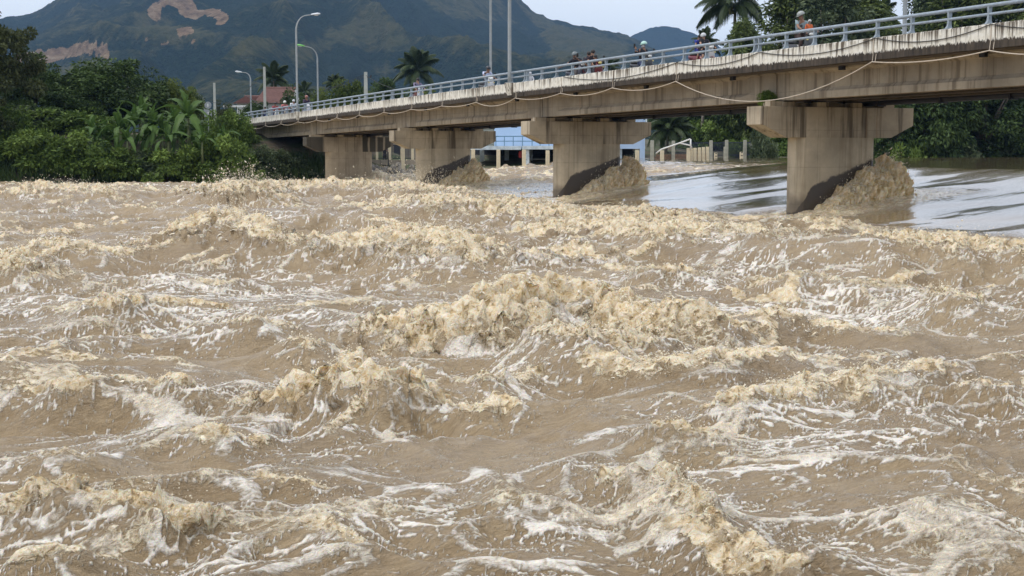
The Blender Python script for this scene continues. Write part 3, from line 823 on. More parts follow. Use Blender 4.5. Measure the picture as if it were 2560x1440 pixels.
def feather_clumps(seed, R, H, m):
    rng = np.random.default_rng(seed)
    z = rng.uniform(0.10, 1.0, m) ** 0.9; a = rng.uniform(0, 2 * np.pi, m)
    prof = np.interp(z, [0, 0.15, 0.5, 0.8, 1], [0.75, 0.95, 1.0, 0.75, 0.2]) * (0.75 + 0.25 * np.sin(3 * a + 5 * z + seed))
    r = R * prof * np.sqrt(rng.uniform(0.12, 1.1, m))
    c = np.stack([r * np.cos(a), r * np.sin(a), z * H], 1)
    rad = rng.uniform(0.7, 1.4, (m, 1)) * np.array([0.85, 0.85, 0.7])
    return np.concatenate([c, rad], 1)
tree_kind('tall', crown_mesh('crown', 5, M_BAMBOOLEAF, feather_clumps(5, 3.6, 17, 185), 120, 0.52, 0.16, 0.75, 0.2), limbs(5, 16, 2.6, 0.25, 5, 8))
tree_kind('tall_b', crown_mesh('crown', 6, M_GREYLEAF, feather_clumps(6, 4.0, 15, 165), 120, 0.46, 0.19, 0.45, 0.2), limbs(6, 14, 3.2, 0.28, 4, 8))
tree_kind('tall_c', crown_mesh('crown', 7, M_BAMBOOLEAF, feather_clumps(7, 4.4, 13, 190), 120, 0.50, 0.16, 0.8, 0.2), limbs(7, 12, 3.4, 0.2, 4, 9))
for k_ in ('tall_b', 'tall_c'):                       # the same growth in darker leaves: canopy shade painted into the low trees' colour
    cm_ = TREE[k_][0].copy(); cm_.materials.clear(); cm_.materials.append(M_DARKLEAF); TREE[k_ + '_dark'] = (cm_, TREE[k_][1])
def bush_clumps(seed, R, H, m, rc):
    c = dome_clumps(seed, R, H, 0.5, m, rc, 0.3, 0.7); return c
BUSH = [crown_mesh('foliage', 20 + k, M_BUSHLEAF if k != 2 else M_GREYLEAF, bush_clumps(20 + k, 2.5, 2.3 + 0.3 * k, 60, 0.7), 130, 0.34, 0.16, 0.4, 0.2) for k in range(3)]
VINE = crown_mesh('foliage', 29, M_YELLEAF, bush_clumps(29, 2.0, 2.4, 50, 0.6), 100, 0.26, 0.16, 0.4, 0.2)
BSTEM = limbs(31, 2.2, 1.8, 0.08, 0.6, 6).build('stem', M_BARK, None, True); BSTEM_ME = BSTEM.data; bpy.data.objects.remove(BSTEM)

def gz(X, Y): return float(terrain_z(np.array([X], float), np.array([Y], float))[0])

def plant_tree(key, u, Y, top_v, width_px, label, group, base_v=None, seed=0, name='leafy_tree', zb=None, keep=None):
    """a tree of this kind whose crown tops out where the photo shows it, standing on the ground at distance Y"""
    crown, tr = TREE[key]
    p = at(u, 375, Y); zg_ = gz(p.x, Y) if zb is None else zb
    ztop = at(u, top_v, Y).z
    natural = {'dense': 7.9, 'dense_b': 8.8, 'olive': 8.6, 'yellow': 6.2, 'tall': 16.6, 'tall_b': 14.6, 'tall_c': 12.6}[key.replace('_dark', '')]
    wnat = {'dense': 9.6, 'dense_b': 8.2, 'olive': 9.0, 'yellow': 7.6, 'tall': 5.8, 'tall_b': 6.4, 'tall_c': 7.0}[key.replace('_dark', '')]
    sz = (ztop - zg_) / natural; sx = width_px * Y / FPX / wnat
    th = thing(name, label, 'tree', (p.x, Y, zg_), random.uniform(0, 6.28), group)
    th.scale = (sx, sx, sz)
    link('crown', crown, th); link('trunk', tr, th)
    return th
def plant_bush(u, Y, v, w_px, h_px, label, group, which=0, zb=None, name='bush', mesh=None):
    p = at(u, 375, Y); zg_ = gz(p.x, Y) if zb is None else zb
    th = thing(name, label, 'bush', (p.x, Y, zg_ - 0.15), random.uniform(0, 6.28), group)
    zt_ = at(u, v, Y).z
    sx = w_px * Y / FPX / 5.2; sz = max(0.35, (zt_ - zg_ + 0.15) / (3.0 + 0.3 * which))
    th.scale = (sx, sx, sz)
    link('foliage', mesh or BUSH[which], th); link('stem', BSTEM_ME, th)
    return th

LEFT = 'trees on the left bank'
plant_tree('dense', 262, 113, 166, 265, 'large dark round tree standing behind the banana plants', LEFT)
plant_tree('dense_b', 352, 120, 196, 150, 'dark tree against the right flank of the large round tree', LEFT)
plant_tree('dense_b', 92, 112, 150, 170, 'dark tree between the olive tree at the frame edge and the large round tree', LEFT)
plant_tree('dense', 175, 109, 240, 180, 'low dark tree in front of the large round tree', LEFT)
plant_tree('olive', -6, 101, 28, 235, 'olive brown layered tree cut by the left edge of the frame', LEFT)
plant_tree('olive', -70, 97, 200, 200, 'lower olive tree at the left frame edge above the water', LEFT)
plant_tree('yellow', 432, 122, 214, 92, 'tree smothered by creepers, a small green dome left of the round sign', LEFT)
plant_tree('dense', 392, 126, 232, 110, 'olive dark tree behind the creeper covered dome', LEFT)
plant_tree('yellow', 475, 132, 232, 90, 'small light green tree under the sunken lamp post', LEFT)
plant_tree('dense_b', 322, 113, 258, 110, 'dark tree just behind the tallest banana leaves', LEFT)
HOUSE = 'trees behind the far end of the bridge'
for k, (key, u, Y, tv, w, lb) in enumerate([
        ('yellow', 866, 152, 222, 120, 'bushy yellow green tree left of the concrete pole with wires'),
        ('dense', 968, 158, 214, 130, 'dark bushy tree touching the concrete pole with wires'),
        ('yellow', 800, 160, 240, 90, 'small bushy tree between the two lamp posts'),
        ('dense_b', 735, 165, 236, 80, 'dark tree in front of the right gable of the tiled house'),
        ('dense', 640, 150, 262, 90, 'dark low tree in front of the tiled house, left of the pole'),
        ('yellow', 1050, 172, 235, 130, 'low green tree under the coconut palm in the middle'),
        ('olive', 560, 168, 262, 90, 'small olive tree left of the tiled houses'),
        ('dense', 905, 175, 232, 110, 'dark tree peeping over the railing behind the yellow green tree')]):
    plant_tree(key, u, Y, tv, w, lb, HOUSE)
RIGHT = 'tall trees on the far bank behind the bridge'
right = [('tall_c', 1862, 148, 72, 150, 'feathery tree below the big coconut palm'),
         ('tall', 1965, 150, -20, 150, 'tall feathery tree behind the rider in the grey shirt'),
         ('tall_b', 2060, 146, -40, 190, 'tall grey green tree rising above the rider in the grey shirt'),
         ('tall', 2140, 152, -10, 170, 'tall feathery tree left of the sky gap and lamp pole'),
         ('tall_c', 2205, 158, 60, 130, 'lower feathery tree just left of the lamp pole at right'),
         ('tall_b', 2320, 160, -45, 150, 'thin grey green tree right of the lamp pole'),
         ('tall', 2400, 150, -60, 200, 'tall feathery tree above the second bay from the right frame edge'),
         ('tall_b', 2490, 156, -50, 200, 'grey green tree over the right end of the railing'),
         ('tall', 2575, 148, -60, 200, 'tall feathery tree cut by the right frame edge'),
         ('tall_c', 2680, 156, -10, 200, 'feathery tree mostly beyond the right frame edge'),
         ('tall_c_dark', 2330, 138, 150, 190, 'low dark tree overhanging the water right of the near pier'),
         ('tall_b_dark', 2460, 142, 130, 200, 'low dark tree overhanging the water at right of the dark bank'),
         ('tall_c_dark', 2570, 146, 150, 180, 'low dark tree overhanging the water at the right frame edge'),
         ('tall_b_dark', 2240, 137, 180, 150, 'low dark tree hidden beside the near pier shaft'),
         ('tall_c_dark', 2010, 150, 120, 170, 'dark tree seen under the bridge left of the near pier'),
         ('tall_b_dark', 1890, 152, 150, 150, 'dark tree behind the navy fence under the bridge'),
         ('tall_c_dark', 1790, 156, 190, 150, 'dark tree behind the row of cream posts'),
         ('tall_b_dark', 1695, 160, 215, 130, 'dark tree behind the drooping palm beside the blue building')]
for key, u, Y, tv, w, lb in right:
    plant_tree(key, u, Y, tv, w, lb, RIGHT)

# bushes along the waterline at left, hanging over it
BG = 'bushes along the left bank'
bushes = [(-30, 97.5, 330, 170, 0, 'shadowy bush at the left frame edge above the waterline'), (60, 98, 315, 190, 1, 'tall bush under the dark tree near the left frame edge'),
          (130, 98, 322, 150, 0, 'bush two along from the left frame edge'), (205, 99, 330, 170, 1, 'bush below the large round tree, left of the banana plants'),
          (280, 99, 368, 160, 0, 'rounded bush at the left foot of the banana plants'), (345, 100, 376, 150, 2, 'grey green bush in front of the banana stems'),
          (415, 100, 370, 160, 0, 'bush in front of the middle of the banana clump'), (480, 101, 350, 140, 1, 'bush at the right foot of the banana clump'),
          (545, 101.5, 330, 150, 0, 'bush below the square sign panel'), (600, 102, 338, 120, 1, 'bush next to the left end of the parapet'),
          (648, 103, 362, 110, 2, 'bush spilling under the left end of the parapet'), (690, 104, 372, 110, 2, 'dark creeper bush under the first girder'),
          (735, 105, 398, 100, 2, 'low dark bush left of the farthest pier'), (575, 106, 262, 100, 1, 'bush with lianas right of the round sign'),
          (606, 108, 292, 70, 0, 'bush behind the parapet end and the pole'), (500, 111, 296, 70, 0, 'bush behind the square sign panel'),
          (70, 107, 262, 190, 2, 'bush in the gap under the dark trees near the left frame edge'), (200, 107, 268, 190, 0, 'bush in the gap under the large round tree'), (20, 103, 250, 150, 1, 'high bush between the olive tree and the dark tree'), (455, 108, 290, 120, 1, 'bush behind the banana clump')]
for u, Y, v, w, k, lb in bushes:
    plant_bush(u, Y, v, w, 0, lb, BG, k)
for u, Y, v, w, lb in ((1905, 126, 312, 95, 'green shrub growing against the near pier, behind the depth posts'), (1850, 131, 345, 60, 'small shrub on the last fence post before the near pier'),
                       (1765, 150, 300, 120, 'dark shrub behind the row of cream posts'), (2290, 134, 352, 120, 'dark shrub dipping in the pool right of the near pier'),
                       (2400, 138, 345, 140, 'dark shrub dipping in the pool, middle of the right bank'), (2510, 142, 340, 140, 'dark shrub dipping in the pool near the right frame edge'),
                       (1990, 138, 330, 120, 'dark shrub hidden behind the near pier shaft'), (1960, 140, 300, 120, 'shrub under the bridge behind the near pier')):
    plant_bush(u, Y, v, w, 0, lb, 'shrubs at the edge of the upstream pool', random.randrange(3), name='shrub')
# tuft on the near pier cap
cp = bridge_to_world(-2.5, 0.18, CAPTOP[1] + 0.14)
o = thing('weed_tuft', 'clump of green weeds rooted on the near pier cap', 'weed', cp); o.scale = (0.17, 0.14, 0.14)
link('foliage', BUSH[1], o); link('stem', BSTEM_ME, o)

# grasses on the left bank waterline
rng = np.random.default_rng(77)
n = 9000
gxp = rng.uniform(-50, -12, n); gyp = far_bank(gxp) + rng.uniform(-0.6, 3.0, n)
gzp = terrain_z(gxp, gyp) - 0.05
patch = noise2(gxp * 0.35, gyp * 0.35, 8) > -0.25
gxp, gyp, gzp = gxp[patch], gyp[patch], gzp[patch]
P = np.stack([gxp, gyp, np.maximum(gzp, -0.1)], 1); D = unit(np.stack([rng.normal(0, 0.35, len(P)), rng.normal(-0.15, 0.35, len(P)), np.ones(len(P))], 1))
V, Q = leaves(rng, P, D, rng.uniform(0.5, 1.3, len(P)), rng.uniform(0.05, 0.10, len(P)))
kind(link('bank_grass', np_mesh('bank_grass', V, Q, M_GRASS, False, {'tint': np.repeat(rng.uniform(0, 1, len(P)), 4)})), 'stuff', 'tall grass along the left waterline')

# ------------------------------------------------------------------ palms
def frond_mesh(seed, L=4.4, arch=0.9, droop=1.0, nl=34):
    rng = np.random.default_rng(seed)
    m = MB(); path = []
    for k in range(11):
        f = k / 10
        path.append(Vector((L * (f - 0.16 * f * f), 0, arch * math.sin(f * math.pi * 0.55) * 1.1 - droop * f ** 2.2 * 1.9)))
    secs = []
    V = []; Q = []; T = []
    pts = np.array([list(p) for p in path])
    def samp(f):
        x = f * 10; i = min(int(x), 9); return pts[i] * (1 - x + i) + pts[i + 1] * (x - i)
    tw = 0.035
    for k in range(10):                               # the rachis as thin quads
        a, b = pts[k], pts[k + 1]; w0 = tw * (1 - k / 10.5); w1 = tw * (1 - (k + 1) / 10.5)
        o = len(V); V += [a + [0, w0, 0], a + [0, -w0, 0], b + [0, -w1, 0], b + [0, w1, 0]]; Q.append([o, o + 1, o + 2, o + 3]); T += [0.95] * 4
    for k in range(nl):
        f = 0.12 + 0.88 * (k + 0.5) / nl
        p = samp(f); tg = samp(min(1, f + 0.02)) - samp(max(0, f - 0.02)); tg /= np.linalg.norm(tg) + 1e-9
        ll = (1.05 * math.sin(math.pi * (0.16 + 0.78 * f)) + 0.12) * rng.uniform(0.85, 1.1)
        for sd_ in (-1, 1):
            side = np.array([0.55 * tg[0], sd_ * 0.8, -0.15 + 0.55 * tg[2]]); side /= np.linalg.norm(side)
            mid = p + side * ll * 0.5 + np.array([0, 0, -0.06 * ll]); tip = p + side * ll * 0.86 + np.array([0, 0, -0.50 * ll - 0.1 * rng.random()])
            w = 0.075
            o = len(V)
            ex = tg * w
            V += [p - ex, p + ex, mid + ex * 1.1, mid - ex * 1.1]; Q.append([o, o + 1, o + 2, o + 3])
            V += [mid - ex, mid + ex, tip + ex * 0.2, tip - ex * 0.2]; Q.append([o + 4, o + 5, o + 6, o + 7])
            T += [float(np.clip(rng.normal(0.5, 0.2), 0, 1))] * 8
    return np_mesh('frond', np.array(V), np.array(Q), M_PALM, False, {'tint': np.array(T)})
FRONDS = [frond_mesh(51, 4.4, 1.3, 0.5), frond_mesh(52, 4.4, 0.9, 1.0), frond_mesh(53, 4.2, 0.5, 1.35), frond_mesh(54, 4.0, 1.7, 0.25)]
M_COCO = paint('coconut_husk', (0.20, 0.19, 0.05), 0.6, 0.3, 4)
def palm(u, v, Y, r_px, label, n=22, base_z=None, nuts=0, lean=0.4, up=0.0, name='coconut_palm'):
    c = at(u, v, Y); zb = gz(c.x, Y) if base_z is None else base_z
    th = thing(name, label, 'palm', (c.x, Y, zb), 0.0, 'palms behind the bridge')
    h = c.z - zb; sc = r_px * Y / FPX / 3.9
    m = MB(); k_ = 14
    m.tube([(-lean * (1 - f) ** 2 * 1.5 + 0.0, 0, f * h) for f in [i / k_ for i in range(k_ + 1)]], [(0.21 - 0.09 * i / k_ + (0.015 if i % 2 else 0)) * max(0.8, sc) for i in range(k_ + 1)], 8)
    m.build('trunk', M_PALMBARK, th, True)
    for i in range(n):
        f = i / (n - 1); az = i * 2.39996 + random.uniform(-0.2, 0.2)
        k = 3 if f < 0.22 else (0 if f < 0.45 else (1 if f < 0.75 else 2))
        pitch = (0.95 - 1.15 * f + up) + random.uniform(-0.12, 0.12)
        o = link('frond', FRONDS[k], th, (0, 0, h), (random.uniform(-0.5, 0.5), -pitch, az), sc * random.uniform(0.85, 1.1))
        o.rotation_mode = 'XYZ'
    for i in range(nuts):
        a = i * 1.3; m = MB(); m.ball((0.42 * sc * math.cos(a), 0.42 * sc * math.sin(a), h - 0.35 * sc - 0.22 * sc * (i % 3)), 0.17 * sc, 8, 6, (1, 1, 1.2)); m.build('coconut', M_COCO, th, True)
    return th
palm(1838, 8, 155, 108, 'big coconut palm with nuts rising above the railing at right', 24, nuts=10)
palm(1766, 112, 150, 46, 'small spiky palm behind the adult and child on the red scooter', 18, up=0.25, name='palm_tree')
palm(1043, 178, 222, 64, 'coconut palm standing alone behind the middle of the bridge', 30)
palm(684, 202, 196, 52, 'palm behind the red tiled house', 22)
palm(838, 214, 190, 34, 'small palm between the green headed lamp and the concrete pole', 20)
palm(762, 232, 185, 34, 'low palm right of the tiled house gable', 18)
palm(1523, 172, 160, 34, 'small palm behind the railing between the two groups of riders', 18)
palm(1672, 322, 140, 76, 'drooping palm under the bridge beside the blue building', 24, base_z=1.2)
palm(2205, 42, 168, 52, 'pale palm crown in the sky gap by the lamp pole at right', 18)
palm(720, 262, 142, 26, 'young palm in front of the tiled house, behind the red shirted riders', 14)

# ------------------------------------------------------------------ banana plants
def banana_leaf(seed, L=2.3, W=0.52, droop=0.9):
    rng = np.random.default_rng(seed); V = []; T = []; Q = []
    n = 12
    for k in range(n + 1):
        f = k / n
        x = L * (f - 0.10 * f * f); z = 0.55 * math.sin(f * 2.2) - droop * f ** 2.4
        w = W * 0.5 * (math.sin(math.pi * min(1, 0.10 + 0.90 * f)) ** 0.55) * (1 if k % 3 else 0.82)
        w = max(w, 0.02)
        for y, dz in ((-w, 0.10 * w / W), (-w * 0.5, 0.02), (0, -0.05), (w * 0.5, 0.02), (w, 0.10 * w / W)):
            V.append([x + 0.10 * abs(y), y, z + dz - 0.35 * abs(y) * f + 0.02 * rng.normal()]); T.append(np.clip(0.45 + 0.12 * rng.normal() + (0.3 if y == 0 else 0), 0, 1))
    for k in range(n):
        for j in range(4):
            if rng.random() < 0.05 and j in (0, 3): continue
            a = k * 5 + j; Q.append([a, a + 1, a + 6, a + 5])
    return np_mesh('leaf', np.array(V), np.array(Q), M_BANANA, False, {'tint': np.array(T)})
BL = [banana_leaf(61, 2.4, 0.58, 1.3), banana_leaf(62, 2.2, 0.55, 0.7), banana_leaf(63, 2.1, 0.5, 0.15), banana_leaf(64, 2.5, 0.6, 1.9)]
M_STEM = paint('banana_stem', (0.16, 0.19, 0.08), 0.7, 0.3, 4)
bstem = MB(); bstem.tube([(0, 0, -0.4), (0.03, 0, 0.8), (0, 0, 1.9)], [0.15, 0.12, 0.07], 8); _o = bstem.build('stem', M_STEM, None, True); BAN_ME = _o.data; bpy.data.objects.remove(_o)
bn = [(232, 322, 1.0, 'leftmost banana plant, leaves arching over the bush'), (262, 330, 0.9, 'banana plant second from the left of the clump'), (300, 305, 1.1, 'banana plant with pale arching leaves below the round tree'),
      (335, 300, 1.2, 'banana plant left of the upright rolled leaf'), (352, 282, 1.25, 'banana plant with an upright bright leaf, left of the middle'), (385, 300, 1.1, 'banana plant in the middle of the clump, full of drooping leaves'),
      (405, 322, 1.0, 'low banana plant at the front middle of the clump'), (432, 295, 1.2, 'banana plant right of the middle with yellow green leaves'), (470, 275, 1.35, 'tallest banana plant, upright leaf near the round sign'),
      (492, 322, 1.0, 'banana plant at the right end of the clump'), (455, 330, 0.9, 'low banana plant at the right front of the clump'), (318, 340, 0.9, 'low banana plant at the left front of the clump'),
      (556, 336, 0.8, 'small banana plant below the square sign panel'), (285, 335, 1.0, 'banana plant bowed over the rounded bush at left'), (420, 340, 0.95, 'banana plant bowed over the bush in the middle of the bank'), (372, 322, 1.1, 'banana plant with torn leaves behind the grey green bush'), (448, 312, 1.1, 'banana plant leaning towards the tallest one'), (505, 342, 0.85, 'low banana plant left of the small one under the sign'), (250, 345, 0.8, 'low banana plant half sunk in the bushes at the left end'), (365, 345, 0.85, 'small banana plant in front of the drooping leaves')]
for i, (u, v, s_, lb) in enumerate(bn):
    Y = 103.5 + 2.2 * math.sin(i * 2.1) - (2.0 if v > 318 else 0)
    p = at(u, v, Y)
    th = thing('banana_plant', lb, 'banana plant', (p.x, Y, p.z - 1.9 * s_ * 1.0), random.uniform(0, 6), 'banana plants on the left bank')
    th.scale = (s_ * 0.80, s_ * 0.80, s_ * 0.85)
    link('stem', BAN_ME, th)
    for k in range(11):
        az = k * 2.4 + random.uniform(-0.3, 0.3)
        w = (2, 2, 1, 1, 0, 0, 3, 3, 0, 1, 3)[k]; pit = (1.25, 1.05, 0.8, 0.65, 0.45, 0.35, 0.15, 0.0, 0.5, 0.7, -0.15)[k]
        link('leaf', BL[w], th, (0, 0, 1.75), (random.uniform(-0.3, 0.3), -pit, az), random.uniform(0.8, 1.1))
# ------------------------------------------------------------------ far bank: buildings, fences, posts
def Yfar(u, back=0.0):
    k = (u - 1280) / FPX; Y = 110.0
    for _ in range(30): Y = 0.5 * Y + 0.5 * (float(far_bank(k * Y)) + back)
    return Y
def foot(u, back=0.0):
    Y = Yfar(u, back); X = (u - 1280) / FPX * Y
    return X, Y

M_BLUE = paint('pale_blue_render', (0.43, 0.58, 0.79), 0.8, 0.07, 0.8)
M_BLUEW = paint('weathered_blue_white_paint', (0.58, 0.67, 0.72), 0.85, 0.28, 2.5)
M_BLUER = paint('blue_railing_paint', (0.12, 0.26, 0.40), 0.5, 0.15, 5)
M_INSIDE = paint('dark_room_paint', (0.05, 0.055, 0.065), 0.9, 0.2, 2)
M_SHUT = paint('grey_green_shutter', (0.30, 0.31, 0.26), 0.7, 0.15, 3)
M_CREAM = paint('cream_post_paint', (0.70, 0.62, 0.44), 0.8, 0.14, 5)
M_GREYPOST = paint('grey_concrete_post', (0.40, 0.40, 0.33), 0.85, 0.25, 4)
M_TICK = paint('black_tick_paint', (0.03, 0.03, 0.03), 0.7, 0.1, 5)
M_WHITE = paint('white_paint', (0.78, 0.78, 0.75), 0.6, 0.1, 4)
M_REDC = paint('red_cloth', (0.42, 0.05, 0.05), 0.9, 0.2, 6)
M_WALLG = concrete('yard_wall_concrete', (0.34, 0.30, 0.24), streak=0.6)

def px(u, Y): return (u - 1280) / FPX * Y
YB = 124.0
bl = thing('blue_building', 'two storey pale blue riverside building with open ground floor and balcony', 'building', (px(1420, YB), YB, 1.0))
lx = lambda u, Y=YB: px(u, Y) - px(1420, YB)
lz = lambda v, Y=YB: at(1420, v, Y).z - 1.0
m = MB(); m.box(lx(1236), lx(1606), 0, 0.25, lz(372), lz(236)); m.build('wall', M_BLUE, bl)
m = MB(); m.box(lx(1206), lx(1612), 0.253, 9, lz(371.5), lz(371.5) + 0.25); m.build('floor_slab', M_BLUEW, bl)
m = MB(); m.box(lx(1200), lx(1618), -0.5, 9.4, lz(236) + 0.002, lz(236) + 0.35); m.build('roof_slab', M_BLUEW, bl)
m = MB(); m.box(lx(1606) - 0.25, lx(1606), 0.253, 9, lz(371.5) + 0.252, lz(236)); m.build('side_wall', M_BLUE, bl)
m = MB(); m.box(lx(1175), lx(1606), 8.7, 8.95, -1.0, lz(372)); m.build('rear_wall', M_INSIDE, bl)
sh = MB(); sh.box(lx(1206), lx(1235.5), 0.10, 0.25, lz(372), lz(236)); o = sh.build('shutter', M_SHUT, bl)
for k in range(26):
    z = lz(371) + k * (lz(237) - lz(371)) / 26
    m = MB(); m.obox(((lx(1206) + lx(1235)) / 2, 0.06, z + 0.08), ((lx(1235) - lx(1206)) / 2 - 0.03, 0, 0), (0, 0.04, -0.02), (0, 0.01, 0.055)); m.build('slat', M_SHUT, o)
for u in (1205, 1267, 1326, 1392, 1466, 1549):
    m = MB(); m.box(lx(u) - 0.2, lx(u) + 0.2, 0.3, 0.7, -1.0, lz(371.8)); m.build('column', M_BLUEW, bl)
m = MB(); m.box(lx(1598), lx(1610.5), -0.05, 0.4, -1.0, lz(371.8)); m.box(lx(1606.3), lx(1610.5), -0.05, 0.249, lz(371.8), lz(300)); m.build('corner_column', M_BLUE, bl)
m = MB(); m.tube([(lx(1613), -0.08, lz(322)), (lx(1613), -0.08, lz(240))], 0.08, 8); m.build('downpipe', M_BLUEW, bl)
YBF = 116.5; fy = YBF - YB
m = MB(); m.box(lx(1170, YBF), lx(1302.5, YBF), fy, -0.003, lz(374.5, YBF), lz(365, YBF)); m.build('balcony_slab', M_BLUEW, bl)
m = MB(); m.box(lx(1306, YBF), lx(1440, YBF), fy + 0.05, -0.003, lz(373.5, YBF), lz(364.5, YBF)); m.build('balcony_slab', M_BLUEW, bl)
rl = MB(); rl.tube([(lx(1205, YBF), fy + 0.15, lz(341, YBF)), (lx(1440, YBF), fy + 0.15, lz(340, YBF))], 0.045, 8); r1 = rl.build('balcony_rail', M_BLUER, bl)
rl = MB(); rl.tube([(lx(1205, YBF), fy + 0.15, lz(353, YBF)), (lx(1440, YBF), fy + 0.15, lz(352.5, YBF))], 0.035, 8); rl.build('balcony_rail', M_BLUER, bl)
for u in (1206, 1219, 1240, 1261, 1283, 1306, 1330, 1350, 1372, 1395, 1418, 1438):
    m = MB(); m.box(lx(u, YBF) - 0.035, lx(u, YBF) + 0.035, fy + 0.115, fy + 0.185, lz(364.8, YBF), lz(341, YBF)); m.build('balcony_post', M_BLUER, bl)
for u in (1172, 1318, 1440):
    m = MB(); m.box(lx(u, YBF) - 0.17, lx(u, YBF) + 0.17, fy + 0.3, fy + 0.6, -1.2, lz(374, YBF)); m.build('balcony_column', M_BLUEW, bl)
p = at(1301, 378, 117.5)
o = thing('red_cloth', 'red cloth hung in the open ground floor of the blue building', 'cloth', p)
m = MB(); secs = []
for z, w in ((0, 0.12), (-0.25, 0.17), (-0.55, 0.14)):
    secs.append([(-w, 0.02 * math.sin(z * 9), z), (0, -0.05, z - 0.03), (w, 0.03, z), (0, 0.05, z)])
m.sweep(secs); m.build('fold', M_REDC, o)
p = at(1345, 397, 119.5)
o = thing('bench', 'grey bench in the dark ground floor right of the red cloth', 'bench', p)
m = MB(); m.box(-0.8, 0.8, -0.2, 0.2, -0.06, 0.0); m.build('seat', M_GREYPOST, o)
for x in (-0.7, 0.7):
    m = MB(); m.box(x - 0.05, x + 0.05, -0.15, 0.15, -0.5, -0.06); m.build('leg', M_GREYPOST, o)

def post_thing(name, u, vt, vb, Y, w_px, label, group, mat, ticks=0, side=False):
    p = at(u, vb, Y); h = at(u, vt, Y).z - p.z; w = w_px * Y / FPX / 2
    th = thing(name, label, 'post', p, 0.15, group)
    m = MB(); c = 0.02
    m.sweep([[(-w, -w, z), (w, -w, z), (w, w, z), (-w, w, z)] for z in (-1.2, h - c)] + [[(-w + c, -w + c, h), (w - c, -w + c, h), (w - c, w - c, h), (-w + c, w - c, h)]])
    m.build('shaft', mat, th)
    for k in range(ticks):
        z = h * (0.92 - 0.36 * k)
        m = MB(); m.box(-w * 0.8, w * 0.8, -w - 0.012, -w + 0.01, z - 0.035, z + 0.035); m.build('depth_mark', M_TICK, th)
    if side:
        for f in (0.75, 0.35):
            m = MB(); m.box(w - 0.01, w + 0.05, -0.03, 0.03, h * f - 0.04, h * f + 0.04); m.build('peg', M_TICK, th)
    return th
G1 = 'cream posts standing in the flooded far bank'
for u, vt, vb, w, tk, sd_, lb in (
        (1183, 373, 414, 8.5, 0, True, 'cream post at the left end of the balcony slab, in the rapids'), (1246, 374, 417, 8.5, 0, True, 'cream post left of the wide dark bay under the balcony'),
        (1310, 374, 413, 8.5, 0, True, 'cream post in front of the gap between the two balcony slabs'), (1369, 376, 411, 8.5, 0, True, 'cream post partly hidden by the second nearest pier, on its left'),
        (1593, 376, 401, 8.2, 0, False, 'short cream post in front of the corner column of the blue building'), (1655, 376, 400, 8.0, 0, False, 'short cream post under the low end of the bent white pipe'),
        (1721, 370, 401, 8.0, 0, False, 'leftmost cream post of the tight row of six'), (1729, 371, 399, 4.5, 0, False, 'thin cream post second in the tight row of six'),
        (1737, 370, 400, 7.0, 0, False, 'cream post third in the tight row of six'), (1748, 369, 400, 6.6, 0, False, 'cream post fourth in the tight row of six'),
        (1758, 368, 400, 6.6, 0, False, 'cream post fifth in the tight row of six'), (1768, 367, 400, 6.4, 0, False, 'rightmost cream post of the tight row of six'),
        (1789, 382, 401, 6.2, 2, False, 'short depth post with black marks right of the tight row of six'), (1853, 380, 400, 6.4, 2, False, 'short depth post with black marks below the last tall fence post'),
        (1923, 379, 399, 7.0, 2, False, 'short depth post with black marks closest to the near pier')):
    X, Y = foot(u, -5.0)
    post_thing('cream_post', u, vt, vb, Y, w, lb, G1, M_CREAM, tk, sd_)
G2 = 'tall grey fence posts under the bridge'
for u, vt, vb, w, lb in ((1630, 351, 399, 7.5, 'tall grey fence post just right of the blue building'), (1683, 352, 398, 7.0, 'tall grey fence post crossed by the bent white pipe'),
                         (1777, 351, 397, 7.0, 'tall grey fence post behind the right end of the tight row of posts'), (1816, 350, 394, 7.0, 'tall grey fence post in the middle of the navy fence'), (1862, 350, 392, 7.0, 'tall grey fence post overgrown by the small shrub')):
    X, Y = foot(u, -2.0)
    post_thing('fence_post', u, vt, vb, Y, w, lb, G2, M_GREYPOST)
post_thing('short_post', 1812, 367, 394, foot(1812, -3.4)[1], 5.5, 'short grey post leaning on the tall post of the navy fence', G2, M_GREYPOST)
# navy fence
p0 = at(1690, 393, Yfar(1690, -1.2)); p1 = at(1880, 390, Yfar(1880, -1.2))
M_NFENCE = paint('navy_fence_paint', (0.025, 0.032, 0.075), 0.6, 0.2, 5)
nf = thing('navy_fence', 'dark navy bar fence between the tall grey posts under the bridge', 'fence', p0)
d = p1 - p0; Lf = d.length; dirv = d.normalized(); hgt = 1.35
for z in (0.12, hgt - 0.08):
    m = MB(); m.obox(d / 2 + Vector((0, 0, z)), dirv * Lf / 2, Vector((0, 0.02, 0)), Vector((0, 0, 0.03))); m.build('fence_rail', M_NFENCE, nf)
nb = int(Lf / 0.13)
bar = MB(); bar.box(-0.016, 0.016, -0.016, 0.016, -0.3, hgt); _b = bar.build('fence_bar', M_NFENCE, nf); bme = _b.data
for k in range(1, nb): link('fence_bar', bme, nf, d * (k / nb))
# low wall behind
p0 = at(1636, 397, Yfar(1636, -1.6)); p1 = at(1775, 396, Yfar(1775, -1.6))
lw = thing('low_wall', 'low dark brick kerb wall behind the bent white pipe', 'wall', p0)
M_OLDBRICK = paint('old_brick', (0.20, 0.13, 0.09), 0.9, 0.5, 3)
d = p1 - p0
nbk = 18
for r in range(2):
    for k in range(nbk):
        f = (k + 0.5 + 0.5 * (r % 2)) / (nbk + 0.5)
        m = MB(); m.obox((0, 0, 0), d.normalized() * (d.length / nbk / 2 - 0.015), (0, 0.12 + 0.01 * random.random(), 0), (0, 0, 0.11)); m.build('block', M_OLDBRICK, lw, loc=d * f + Vector((0, 0, 0.05 + 0.235 * r)))
